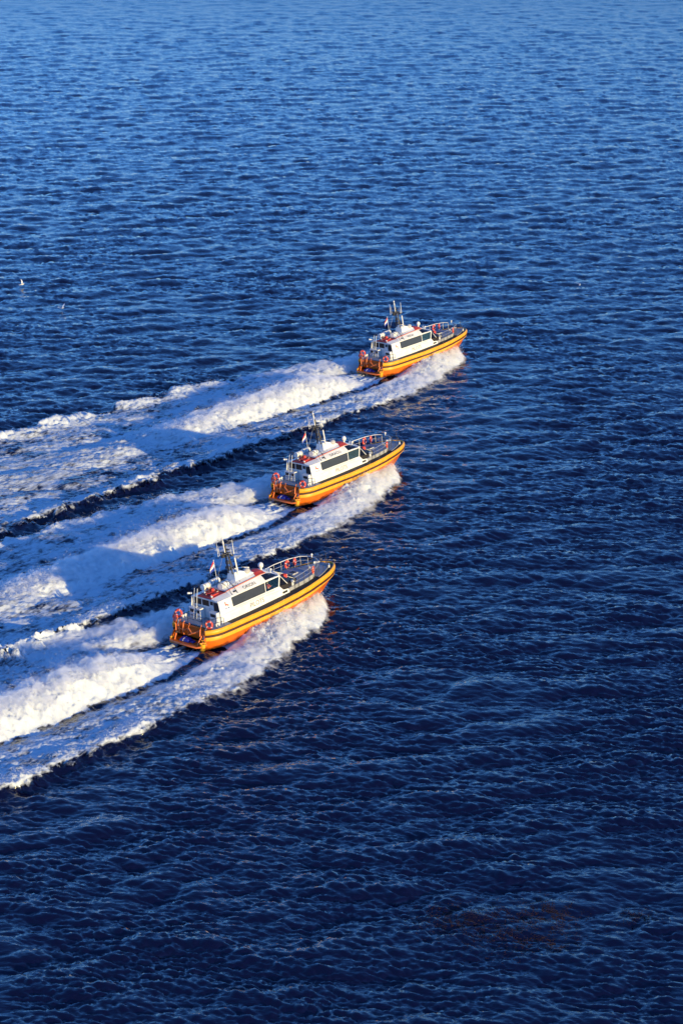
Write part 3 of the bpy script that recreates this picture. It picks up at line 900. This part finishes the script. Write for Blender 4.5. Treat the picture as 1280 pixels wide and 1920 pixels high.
    B(MB().prism([(x, y, zt(x) + .203) for x, y in [(16.1, 2.0), (17.5, 1.5), (18.6, 1.0), (19.3, .55), (19.6, 0), (19.3, -.55), (18.6, -1.0), (17.5, -1.5), (16.1, -2.0)]], (0, 0, .06)), 'bow_deck', 'grey')
    B(MB().box((14.9, .35, 2.60), (.75, .75, .12)), 'hatch', 'pale', bevel=.02)
    B(MB().box((14.9, .35, 2.67), (.55, .55, .03)), 'hatch_lid', 'void')
    B(MB().tube([(16.9, 0, 2.2), (16.9, 0, 2.75)], .16, 10).tube([(16.9, -.35, 2.5), (16.9, .35, 2.5)], .12, 8), 'anchor_winch', 'steel', smooth=True)
    # foredeck rails
    for s in (1, -1):
        top = [(12.5, s * 2.05, 2.9), (12.62, s * 2.05, 3.30), (14, s * 2.0, 3.42), (15.8, s * 1.72, 3.50), (17.0, s * 1.20, 3.52), (17.4, s * .55, 3.52)]
        B(MB().tube(top, .036, 7), 'guard_rail', 'white' if s > 0 else 'steel', smooth=True)
        mid = [(12.3, s * 2.05, 2.85), (14, s * 2.0, 2.95), (15.8, s * 1.72, 3.05), (17.0, s * 1.20, 3.08), (17.4, s * .55, 3.1)]
        B(MB().tube(mid, .025, 6), 'guard_rail', 'steel', smooth=True)
        for x, y, z in [(12.62, 2.05, 3.3), (13.2, 2.03, 3.36), (14, 2.0, 3.42), (14.9, 1.86, 3.46), (15.8, 1.72, 3.5), (16.4, 1.45, 3.5), (17.0, 1.2, 3.52), (17.4, .55, 3.52)]:
            B(MB().tube([(x, s * y, zt(x) + .2), (x, s * y, z)], .03, 6), 'rail_post', 'mast' if s < 0 else 'steel')
        low = [(17.4, s * 1.45, 2.9), (18.4, s * 1.0, 2.9), (19.1, s * .5, 2.9), (19.25, 0, 2.9)]
        B(MB().tube(low, .03, 6), 'pulpit_rail', 'blackrail', smooth=True)
        for x, y, z in low[:3]:
            B(MB().tube([(x, y, zt(x) + .2), (x, y, z)], .025, 6), 'rail_post', 'blackrail')
        B(MB().box((18.9, s * .82, 2.36), (.62, .16, .26), -s * .75), 'fairlead', 'white', bevel=.03)
    B(MB().tube([(19.5, .1, 2.2), (19.5, .1, 3.3)], .03, 6).ball((19.5, .1, 3.3), .06, 8, 5), 'jack_staff', 'blackrail')
    B(MB().tube([(17.4, 0, 3.52), (17.4, 0, 3.72)], .05, 7).ball((17.4, 0, 3.8), .12, 10, 6), 'bow_lamp', 'white', smooth=True)
    B(MB().tube([(17.4, .55, 3.52), (17.45, 0, 3.52), (17.4, -.55, 3.52)], .045, 7), 'guard_rail', 'steel', smooth=True)

    # aft wall: door, windows, lockers, ladder
    d = B(MB().box((2.69, -.60, 3.0), (.07, .66, 1.85)), 'aft_door', 'white', bevel=.02)
    B(MB().box((2.645, -.62, 3.62), (.03, .36, .34)), 'door_window', 'void', d)
    B(MB().tube([(2.64, -.36, 2.9), (2.60, -.36, 2.9), (2.60, -.36, 3.1), (2.64, -.36, 3.1)], .015, 5), 'door_handle', 'steel', d)
    B(MB().box((2.70, .20, 3.58), (.05, .86, .70)), 'aft_window', 'void')
    B(MB().box((2.70, 1.22, 3.58), (.05, .80, .70)), 'aft_window', 'void')
    B(MB().box((2.46, -1.43, 3.42), (.06, .66, .86)), 'aft_window', 'void')
    for y, wy in ((-1.30, .94), (1.45, .72), (.62, .46)):
        lk = B(MB().box((2.35, y, 2.48), (.62, wy, 1.02)).box((2.32, y, 3.01), (.70, wy + .06, .05)), 'locker', 'white', bevel=.02)
        B(MB().box((2.03, y, 2.72), (.03, wy * .66, .30)), 'locker_vent', 'void', lk)
        B(MB().tube([(2.02, y - wy * .3, 2.42), (2.02, y + wy * .3, 2.12)], .015, 5).tube([(2.02, y + wy * .3, 2.42), (2.02, y - wy * .3, 2.12)], .015, 5), 'locker_brace', 'steel', lk)
    ld = B(MB().tube([(1.95, 1.22, 2.0), (2.25, 1.22, 4.2), (2.4, 1.22, 4.9)], .03, 6).tube([(1.95, .84, 2.0), (2.25, .84, 4.2), (2.4, .84, 4.9)], .03, 6), 'ladder', 'white')
    for p in ladder_pts((1.95, .84, 2.0), (2.25, .84, 4.2), 8):
        B(MB().tube([p, p + Vector((0, .38, 0))], .02, 5), 'rung', 'mast', ld)
    # roof aft: rails, drums, lights
    B(MB().tube([(2.45, 1.35, 4.15), (2.45, 1.35, 5.0), (2.45, .35, 5.0), (2.45, .35, 4.25)], .022, 6).tube([(2.45, 1.35, 5.0), (3.2, 1.45, 5.0), (3.2, 1.45, 4.15)], .022, 6).tube([(2.45, 1.35, 4.6), (2.45, .35, 4.6)], .018, 6), 'roof_rail', 'blackrail', smooth=True)
    for x in (4.3, 5.0):
        B(MB().tube([(x, .2, 4.5), (x + .05, .1, 5.05), (x + .1, -.75, 5.0), (x + .1, -1.2, 4.72), (x + .1, -1.75, 4.1)], .028, 6), 'roof_ladder', 'mast', smooth=True)
    for y in (-.45, .15):
        B(MB().box((3.3, y, 4.30), (.8, .32, .14)).box((2.85, y, 4.33), (.14, .14, .2)), 'roof_vent', 'red', bevel=.02)
    B(MB().box((3.75, .30, 4.42), (.34, .28, .36)), 'deck_box', 'red', bevel=.03)
    B(MB().tube([(2.6, -.55, 4.32), (4.1, -.20, 4.34)], .025, 6).tube([(2.7, .1, 4.32), (4.1, .25, 4.36)], .025, 6).ball((2.6, -.78, 4.33), .1, 8, 5).ball((3.0, .55, 4.36), .1, 8, 5), 'roof_pipe', 'white', smooth=True)
    B(MB().tube([(2.5, 1.75, 4.25), (2.05, 1.9, 4.35)], .09, 8), 'search_lamp', 'white', smooth=True)
    # pod, dome, mast
    B(MB().loft([[(6.15, .72, 4.6), (6.15, -.55, 4.6), (8.9, -.62, 4.70), (8.9, .72, 4.70)], [(6.25, .66, 5.05), (6.25, -.40, 5.05), (8.3, -.45, 4.98), (8.3, .66, 4.98)], [(6.35, .60, 5.45), (6.35, -.25, 5.45), (7.1, -.25, 5.42), (7.1, .60, 5.42)]]), 'mast_pod', 'white', bevel=.05)
    B(MB().tube([(6.9, .66, 5.42), (8.2, .70, 5.22), (9.2, .62, 4.92)], .06, 7), 'roof_fin', 'white', smooth=True)
    B(MB().ball((7.95, -.28, 5.15), .36, 14, 8, .85), 'satellite_dome', 'pale', smooth=True)
    B(MB().box((8.05, .38, 5.12), (.5, .3, .28)), 'camera_box', 'void')
    B(MB().tube([(9.95, -.25, 4.55), (9.95, -.25, 4.85)], .1, 8).ball((9.95, -.25, 5.08), .27, 12, 8, 1.1), 'radar_dome', 'white', smooth=True)
    for y in (-.62, -.95):
        B(MB().tube([(10.5, y, 4.25), (10.5, y, 4.52)], .05, 7).tube([(10.42, y, 4.6), (10.62, y, 4.6)], .1, 8), 'flood_lamp', 'white', smooth=True)
    ms = MB()
    for y in (.22, -.22):
        ms.tube([(6.1, y * 1.3, 5.4), (5.78, y * .9, 7.6)], .075, 6)
    ms.tube([(6.75, 0, 5.4), (5.85, 0, 7.5)], .04, 6)
    for k in range(5):
        z = 5.7 + k * .42
        xx = 6.2 - (z - 5.4) * .21
        ms.tube([(xx, .22 - .03 * k, z), (xx, -.22 + .03 * k, z)], .025, 5)
        ms.tube([(xx, .0, z), (6.75 - (z - 5.4) * .43, 0, z + .05)], .022, 5)
    mast = B(ms, 'mast', 'mast')
    B(MB().tube([(5.75, .75, 7.5), (5.7, -.75, 7.5)], .05, 6).tube([(5.1, .1, 7.55), (6.3, -.05, 7.5)], .05, 6).box((5.7, 0, 7.62), (.4, .5, .12)).tube([(5.75, .5, 7.2), (5.75, -.5, 7.2)], .04, 6).tube([(5.75, 0, 7.2), (5.72, 0, 7.6)], .05, 6).box((5.6, .35, 7.25), (.26, .3, .3)).box((5.9, .05, 6.6), (.3, .34, .3)).box((5.75, -.1, 7.95), (.24, .5, .1)).tube([(5.72, 0, 7.6), (5.66, 0, 8.35)], .085, 6).box((5.95, .1, 6.05), (.34, .5, .22)).box((6.15, -.3, 7.3), (.25, .2, .18)), 'spreader', 'mast', mast)
    B(MB().tube([(5.6, 0, 7.5), (5.45, 0, 8.6)], .05, 7).tube([(5.45, 0, 8.6), (5.42, 0, 8.85)], .08, 8).tube([(5.42, 0, 8.85), (5.38, 0, 9.05)], .05, 7).ball((5.36, 0, 9.14), .11, 10, 6), 'mast_lamp', 'white', mast, True)
    for x, y, z0, z1, r_ in ((5.15, .5, 7.3, 8.75, .035), (5.0, .15, 7.5, 8.5, .025), (6.3, -.45, 7.4, 8.85, .05), (5.75, -.7, 7.5, 8.3, .025), (5.9, .3, 7.5, 8.6, .02)):
        B(MB().tube([(x, y, z0), (x - .05, y, (z0 + z1) / 2), (x - .1, y, z1)], r_, 6, taper=r_ * .5), 'antenna', 'white', mast, True)
    B(MB().tube([(6.75, -.35, 5.1), (6.4, -.4, 7.0)], .075, 8), 'antenna', 'white', mast, True)
    for p0, p1 in (((5.6, .3, 7.4), (4.9, .9, 4.4)), ((5.6, -.3, 7.4), (5.3, -.9, 4.6))):
        B(MB().tube([p0, p1], .015, 4), 'stay', 'steel', mast)
    B(MB().tube([(5.0, .75, 4.5), (4.75, .78, 7.0)], .025, 6).ball((4.75, .78, 7.02), .05, 8, 5), 'flag_staff', 'white', smooth=True)
    # emblem near the aft end of each side: a red swoosh over two blue waves; faint marks on the roof
    for s in (1, -1):
        yy = lambda z: s * (yw(z) + .006)
        em = MB()
        for poly in ([(3.18, 3.78), (3.30, 3.80), (3.34, 3.46), (3.24, 3.40)], [(3.30, 3.47), (3.62, 3.32), (3.66, 3.42), (3.40, 3.56)]):
            em.prism([(x, yy(z), z) for x, z in poly], (0, s * .006, 0))
        B(em, 'emblem', 'logo_red')
        em = MB()
        for poly in ([(3.16, 3.20), (3.36, 3.24), (3.34, 3.14), (3.2, 3.10)], [(3.48, 3.20), (3.68, 3.22), (3.68, 3.12), (3.52, 3.10)]):
            B(MB().prism([(x, yy(z), z) for x, z in poly], (0, s * .006, 0)), 'emblem_wave', 'logo_blue')
        mk = MB()
        for x, wd, f0, f1 in ((5.35, .07, 1.10, 1.28), (5.50, .05, 1.16, 1.34), (5.62, .10, 1.12, 1.20), (5.84, .05, 1.20, 1.38), (5.98, .12, 1.16, 1.24), (6.0, .05, 1.30, 1.42), (6.45, .09, 1.28, 1.38)):
            q_ = roof_patch(lambda u, v: (x + wd * u, f0 + (f1 - f0) * v), s, .01, 1, 1, .012)
            mk.add(q_.v, q_.f)
        tag(B(mk, 'roof_marking', 'text'), kind='stuff')
    return root

def add_text(root, body, size, origin, xdir, ydir, name, spacing=1.0, mat='text'):
    cu = bpy.data.curves.new(name, 'FONT')
    cu.body = body
    cu.size = size
    cu.extrude = 0.004
    cu.space_character = spacing
    cu.offset = -0.002
    t = bpy.data.objects.new('tmp', cu)
    COL.objects.link(t)
    bpy.context.view_layer.update()
    dg = bpy.context.evaluated_depsgraph_get()
    me = bpy.data.meshes.new_from_object(t.evaluated_get(dg))
    bpy.data.objects.remove(t)
    xd = Vector(xdir).normalized(); yd = Vector(ydir).normalized()
    zd = xd.cross(yd).normalized(); yd = zd.cross(xd)
    m4 = Matrix(((xd.x, yd.x, zd.x, origin[0]), (xd.y, yd.y, zd.y, origin[1]), (xd.z, yd.z, zd.z, origin[2]), (0, 0, 0, 1)))
    me.transform(m4)
    me.name = name
    me.materials.clear()
    me.materials.append(M[mat])
    return link(name, me, root)

def copy_tree(o, parent=None):
    c = o.copy()
    COL.objects.link(c)
    if parent: c.parent = parent
    for ch in list(o.children):
        copy_tree(ch, c)
    return c

proto = make_boat()
boats = [proto, copy_tree(proto), copy_tree(proto)]
NAMES = ['ORION', 'DRACO', 'VEGA']
WHICH = ['nearest', 'middle', 'farthest']
BL = ['orange and white pilot boat lettered ORION, nearest of the three',
      'orange and white pilot boat lettered DRACO, running between the two other boats',
      'orange and white pilot boat farthest from the camera, smallest of the three']
for i, bt in enumerate(boats):
    bt.matrix_world = boat_matrix(i)
    tag(bt, BL[i], 'pilot boat', 'pilot boats running in echelon')
    # lettering, starboard and port
    for s in (-1, 1):
        xd = (1, 0, 0) if s < 0 else (-1, 0, 0)
        add_text(bt, 'PILOTS', .62, (6.3 if s < 0 else 8.3, s * 2.07, 2.27), xd, (0, -s * .178, 1), 'lettering', 1.02, 'text_dark')
        wd = {5: 1.85, 4: 1.5}[len(NAMES[i])]
        add_text(bt, NAMES[i], .50, (6.05 if s < 0 else 6.05 + wd, s * 1.690, 4.172), xd, (0, -s * .67, .47), 'lettering', 1.05)

# ---------------------------------------------------------------- loose gear aboard
def thing(name, label, cat, group=None):
    o = bpy.data.objects.new(name, None)
    COL.objects.link(o)
    return tag(o, label, cat, group)

def lifebuoy():
    r = bpy.data.objects.new('lifebuoy', None)
    COL.objects.link(r)
    MB().torus((0, 0, 0), .31, .10, (0, 0, 1), 20, 8).build('ring', M['buoy'], r, True)
    for k in range(4):
        a_ = math.pi / 4 + k * math.pi / 2
        MB().torus((0, 0, 0), .31, .106, (0, 0, 1), 3, 8, a_ - .07, a_ + .07).build('reflective_band', M['flag_white'], r, True)
    MB().torus((0, 0, 0), .43, .010, (0, 0, 1), 20, 4).build('grab_line', M['buoy'], r)
    return r

def place(o, i, loc, axis=(0, 0, 1), spin=0.0):
    q = Vector(axis).normalized().to_track_quat('Z', 'Y')
    o.matrix_world = boat_matrix(i) @ Matrix.Translation(Vector(loc)) @ q.to_matrix().to_4x4() @ Matrix.Rotation(spin, 4, 'Z')
    return o

buoy0 = lifebuoy()
BUOYS = [((.62, -2.12, 2.45), (-1, -.35, .15), 'orange lifebuoy hung at the near stern corner of the {} pilot boat'),
         ((.35, 2.05, 2.50), (-1, .25, .3), 'orange lifebuoy on the outer hook at the far stern corner of the {} pilot boat'),
         ((.95, 2.22, 2.62), (-.9, -.5, .2), 'orange lifebuoy on the inner hook at the far stern corner of the {} pilot boat'),
         ((15.75, -1.62, 3.05), (.6, -1, 0), 'orange lifebuoy on the near guard rail of the {} pilot boat foredeck'),
         ((15.55, 1.66, 3.05), (.2, -1, 0), 'orange lifebuoy on the far guard rail of the {} pilot boat, nearer its cabin'),
         ((16.35, 1.38, 3.10), (.55, -1, 0), 'orange lifebuoy on the far guard rail of the {} pilot boat, nearer its bow')]
first = True
for i in range(3):
    for loc, ax, lab in BUOYS:
        o = buoy0 if first else copy_tree(buoy0)
        first = False
        place(o, i, loc, ax, random.uniform(0, .5))
        tag(o, lab.format(WHICH[i]), 'lifebuoy', 'lifebuoys on the pilot boats')

def raft():
    r = bpy.data.objects.new('life_raft', None)
    COL.objects.link(r)
    MB().tube([(-.52, 0, 0), (-.46, 0, 0), (.46, 0, 0), (.52, 0, 0)], .30, 12).build('canister', M['white'], r, True, .0)
    for x in (-.25, .25):
        MB().tube([(x - .025, 0, 0), (x + .025, 0, 0)], .312, 12).build('strap', M['mast'], r)
    MB().box((0, 0, -.28), (.8, .4, .10)).build('cradle', M['steel'], r)
    return r
raft0 = raft()
RAFTS = [((3.9, 1.2, 4.62), 0, 'white life raft canister on the {} pilot boat roof, nearest the stern'),
         ((5.05, 1.22, 4.72), 0, 'white life raft canister on the {} pilot boat roof, ahead of another canister'),
         ((4.75, -.28, 4.74), .15, 'white canister life raft beside the roof ladder of the {} pilot boat')]
first = True
for i in range(3):
    for loc, sp, lab in RAFTS:
        o = raft0 if first else copy_tree(raft0)
        first = False
        o.matrix_world = boat_matrix(i) @ Matrix.Translation(Vector(loc)) @ Matrix.Rotation(sp, 4, 'Z')
        tag(o, lab.format(WHICH[i]), 'life raft', 'life raft canisters on the pilot boats')

# blue bundle on each swim platform
def bundle():
    r = bpy.data.objects.new('blue_bundle', None)
    COL.objects.link(r)
    MB().hexa([(-.36, -.62, 0), (.36, -.62, 0), (.36, .62, 0), (-.36, .62, 0)], [(-.26, -.52, .26), (.22, -.50, .30), (.24, .46, .36), (-.24, .50, .22)]).build('cover', M['blue'], r, False, .06)
    MB().box((0, -.95, .07), (.36, .36, .14)).build('fender_bag', M['blue'], r, False, .04)
    MB().tube([(-.38, .1, .05), (-.26, .08, .26), (.22, .05, .33), (.38, .05, .05)], .018, 5).build('lashing', M['flag_white'], r)
    return r
bun0 = bundle()
for i in range(3):
    o = bun0 if i == 0 else copy_tree(bun0)
    o.matrix_world = boat_matrix(i) @ Matrix.Translation(Vector((-.12, .35, .625)))
    tag(o, 'blue covered bundle lying on the swim platform of the {} pilot boat'.format(WHICH[i]), 'bundle', 'blue bundles on the swim platforms')

# tricolour flag, limp and blown aft
def flag():
    r = bpy.data.objects.new('flag', None)
    COL.objects.link(r)
    nx, nz = 9, 10
    def P(u, v):                                        # u along the fly, v down the hoist
        x = -u * .75 - .12 * v * u
        y = .12 * math.sin(u * 7 + v * 1.2) * u + .1 * u
        z = -v * .52 - u * u * 1.15 - .12 * math.sin(u * 5)
        return (x, y, z)
    for k, (nm, mt) in enumerate((('red_stripe', 'flag_red'), ('white_stripe', 'flag_white'), ('blue_stripe', 'flag_blue'))):
        mb = MB()
        vs_ = []
        for a_ in range(nx + 1):
            for b_ in range(4):
                p = Vector(P(a_ / nx, (k + b_ / 3) ))
                vs_.append(p * .78)
        fs = [(a_ * 4 + b_, a_ * 4 + b_ + 1, (a_ + 1) * 4 + b_ + 1, (a_ + 1) * 4 + b_) for a_ in range(nx) for b_ in range(3)]
        mb.add(vs_, fs)
        mb.add([p + Vector((0, .012, 0)) for p in vs_], [f[::-1] for f in fs])
        mb.build(nm, M[mt], r, True)
    return r
fl0 = flag()
for i in range(3):
    o = fl0 if i == 0 else copy_tree(fl0)
    o.matrix_world = boat_matrix(i) @ Matrix.Translation(Vector((4.76, .78, 6.92))) @ Matrix.Scale(.68, 4)
    tag(o, 'red white and blue flag drooping from the staff of the {} pilot boat'.format(WHICH[i]), 'flag', 'tricolour flags on the pilot boats')

# ---------------------------------------------------------------- the helmsman of the nearest boat
def skin_mesh(name, pts, edges, radii, mat, parent, root=0, levels=2):
    me = bpy.data.meshes.new(name)
    me.from_pydata(pts, edges, [])
    o = link(name, me)
    md = o.modifiers.new('skin', 'SKIN')
    for k, r in enumerate(radii):
        me.skin_vertices[0].data[k].radius = (r, r) if not isinstance(r, tuple) else r
    me.skin_vertices[0].data[root].use_root = True
    sb = o.modifiers.new('sub', 'SUBSURF')
    sb.levels = sb.render_levels = levels
    bpy.context.view_layer.update()
    dg = bpy.context.evaluated_depsgraph_get()
    nm = bpy.data.meshes.new_from_object(o.evaluated_get(dg))
    bpy.data.objects.remove(o)
    nm.name = name
    nm.materials.clear()
    nm.materials.append(mat)
    for p in nm.polygons: p.use_smooth = True
    return link(name, nm, parent)

def person():
    # seated, facing forward (+x); origin on the seat
    r = thing('person', 'person in a red jacket seated at the wheelhouse window of the nearest pilot boat', 'person')
    pts = [(0, 0, .10), (-.02, 0, .30), (0, 0, .50), (.01, 0, .60), (.03, 0, .70), (.04, 0, .80), (.02, 0, .90),       # pelvis..crown
           (0, .19, .54), (.10, .24, .32), (.34, .16, .30), (.43, .14, .31),
           (0, -.19, .54), (.10, -.24, .32), (.34, -.16, .30), (.43, -.14, .31),
           (.20, .10, .08), (.44, .11, .08), (.46, .11, -.36), (.58, .11, -.42), (.20, -.10, .08), (.44, -.11, .08), (.46, -.11, -.36), (.58, -.11, -.42)]
    ed = [(0, 1), (1, 2), (2, 3), (3, 4), (4, 5), (5, 6), (2, 7), (7, 8), (8, 9), (9, 10), (2, 11), (11, 12), (12, 13), (13, 14), (0, 15), (15, 16), (16, 17), (17, 18), (0, 19), (19, 20), (20, 21), (21, 22)]
    rad = [.15, .14, .15, .065, .085, .095, .06, .075, .055, .042, .035, .075, .055, .042, .035, .095, .07, .05, .045, .095, .07, .05, .045]
    skin_mesh('body', pts, ed, rad, M['skin'], r)
    jp = [(0, 0, .06), (-.02, 0, .30), (0, 0, .50), (.01, 0, .58), (0, .20, .54), (.10, .25, .32), (.34, .165, .30), (0, -.20, .54), (.10, -.25, .32), (.34, -.165, .30)]
    skin_mesh('jacket', jp, [(0, 1), (1, 2), (2, 3), (2, 4), (4, 5), (5, 6), (2, 7), (7, 8), (8, 9)], [.175, .165, .175, .09, .098, .078, .062, .098, .078, .062], M['jacket'], r)
    skin_mesh('trousers', [(0, 0, .08), (.20, .10, .08), (.44, .11, .08), (.46, .11, -.34), (.20, -.10, .08), (.44, -.11, .08), (.46, -.11, -.34)], [(0, 1), (1, 2), (2, 3), (0, 4), (4, 5), (5, 6)], [.165, .11, .085, .07, .11, .085, .07], M['void'], r)
    MB().ball((.015, 0, .83), .118, 12, 8, 1.05).build('hair', M['hair'], r, True)
    for s in (1, -1):
        MB().ball((.125, s * .035, .775), .016, 8, 5).build('eye', M['void'], r, True)
        for k in range(5):
            yy = s * (.14 + (k - 2) * .018)
            ln = (.06, .075, .08, .075, .055)[k]
            if k == 0: p = [(.44, s * .115, .315), (.465, s * .095, .33), (.49, s * .09, .33)]
            else: p = [(.45, yy, .312), (.45 + ln * .5, yy, .318), (.45 + ln * .9, yy, .295)]
            MB().tube(p, .009, 5).build('finger', M['skin'], r, True)
    MB().tube([(.13, 0, .755), (.155, 0, .735)], .015, 6).build('nose', M['skin'], r, True)
    return r
per = person()
per.matrix_world = boat_matrix(0) @ Matrix.Translation(Vector((9.62, -1.22, 2.86)))

# ---------------------------------------------------------------- gulls and floating weed
def sea_z(x, y):
    X = np.array([x]); Y = np.array([y])
    h, _, _ = waves(X, Y, np.array([0.25]))
    H, Mx, _ = wakes_total(X, Y)
    return float(h[0] + H[0])

def gull(up_):
    r = bpy.data.objects.new('gull', None)
    COL.objects.link(r)
    pts = [(-.30, 0, .02), (-.12, 0, .03), (.08, 0, .05), (.18, 0, .10), (.25, 0, .14), (.33, 0, .13)]
    skin_mesh('body', pts, [(k, k + 1) for k in range(5)], [.02, .07, .09, .06, .055, .015], M['feather'], r, 2)
    for s in (1, -1):
        w_ = MB()
        pr = [(0, .05, .08, .20), (.05, .30, .10 + .30 * up_, .18), (0, .62, .12 + .42 * up_, .12), (-.12, .80, .12 + .40 * up_, .02)]
        ring = [[(x + c / 2, s * y, z), (x, s * y, z + .02), (x - c / 2, s * y, z), (x, s * y, z - .01)] for x, y, z, c in pr]
        w_.loft(ring).build('wing', M['feather'] if up_ > .6 else M['wingtip'], r, True)
    MB().loft([[(-.28, -.04, .03), (-.28, .04, .03), (-.28, .04, .02), (-.28, -.04, .02)], [(-.44, -.09, .03), (-.44, .09, .03), (-.44, .09, .022), (-.44, -.09, .022)]]).build('tail', M['feather'], r)
    return r
def on_sea(px, py):
    """water point seen at a place in the photograph (found once, when measuring)"""
    p = math.radians(17.851)
    u, v = (px - 640) / 4400, (py - 960) / 4400
    dx_, dy_, dz_ = u, math.cos(p) - v * math.sin(p), -math.sin(p) - v * math.cos(p)
    t = -CAM_H / dz_
    return dx_ * t, dy_ * t
for (px, py, dz, upw, rz, lab) in ((42, 538, .5, 1.0, .3, 'white gull with raised wings low over the water by the left edge'),
                                   (117, 583, .35, .7, -.5, 'white gull skimming the water, right of the gull with raised wings'),
                                   (1086, 536, .3, .35, 1.4, 'grey gull low over the water right of the farthest boat')):
    x, y = on_sea(px, py)
    g = gull(upw)
    g.location = (x, y, sea_z(x, y) + dz)
    g.rotation_euler = (.2 * upw, 0, rz)
    g.scale = (1.1, 1.1, 1.1)
    tag(g, lab, 'gull', 'gulls over the water')

def weed_patch(spots, n, size, label, seed):
    r = np.random.default_rng(seed)
    P = []
    for (px, py, rx, ry, wgt) in spots:
        cx, cy = on_sea(px, py)
        m_ = int(n * wgt)
        P.append(np.stack([cx + r.normal(0, rx, m_), cy + r.normal(0, ry, m_)], -1))
    P = np.concatenate(P)
    X, Y = P[:, 0], P[:, 1]
    keep = bil(NA, 26.0, X, Y) + r.normal(0, .5, len(X)) > 0.0
    X, Y = X[keep], Y[keep]
    h, dx, dy = waves(X, Y, np.full_like(X, 0.24))
    n_ = len(X)
    s = r.uniform(size * .4, size, n_)
    an = r.uniform(0, math.pi, n_)
    c = np.stack([X + dx, Y + dy, h + 0.02], -1)
    u = np.stack([np.cos(an), np.sin(an), r.uniform(-.3, .3, n_)], -1) * s[:, None]
    v = np.stack([-np.sin(an), np.cos(an), r.uniform(-.3, .3, n_)], -1) * (s * r.uniform(.25, .6, n_))[:, None]
    top = np.array([0, 0, .012])
    V = np.stack([c - u, c - v, c + u, c + v, c + top], 1).reshape(-1, 3)
    b_ = (np.arange(n_) * 5)[:, None, None]
    F = (b_ + np.array([(0, 1, 4), (1, 2, 4), (2, 3, 4), (3, 0, 4)])[None]).reshape(-1, 3)
    o = link('floating_weed', mesh_np('floating_weed', V, F, M['weed'], False))
    tag(o, label, 'weed', 'patches of brown weed afloat', 'stuff')
weed_patch([(850, 1725, 1.6, 1.4, .35), (950, 1745, 2.2, 2.0, .45), (1030, 1715, 1.1, 1.2, .28), (1200, 1722, .8, .8, .10), (1030, 1768, 1.2, .7, .12)], 15000, .062, 'thin brown scum of weed afloat at the lower right of the sea', 5)
weed_patch([(262, 204, .9, 1.6, 1)], 260, .16, 'small brown weed patch afloat near the top of the sea', 6)
weed_patch([(335, 652, .5, .8, .6), (352, 650, .4, .5, .4)], 260, .10, 'small brown weed patch afloat above the farthest wake', 8)
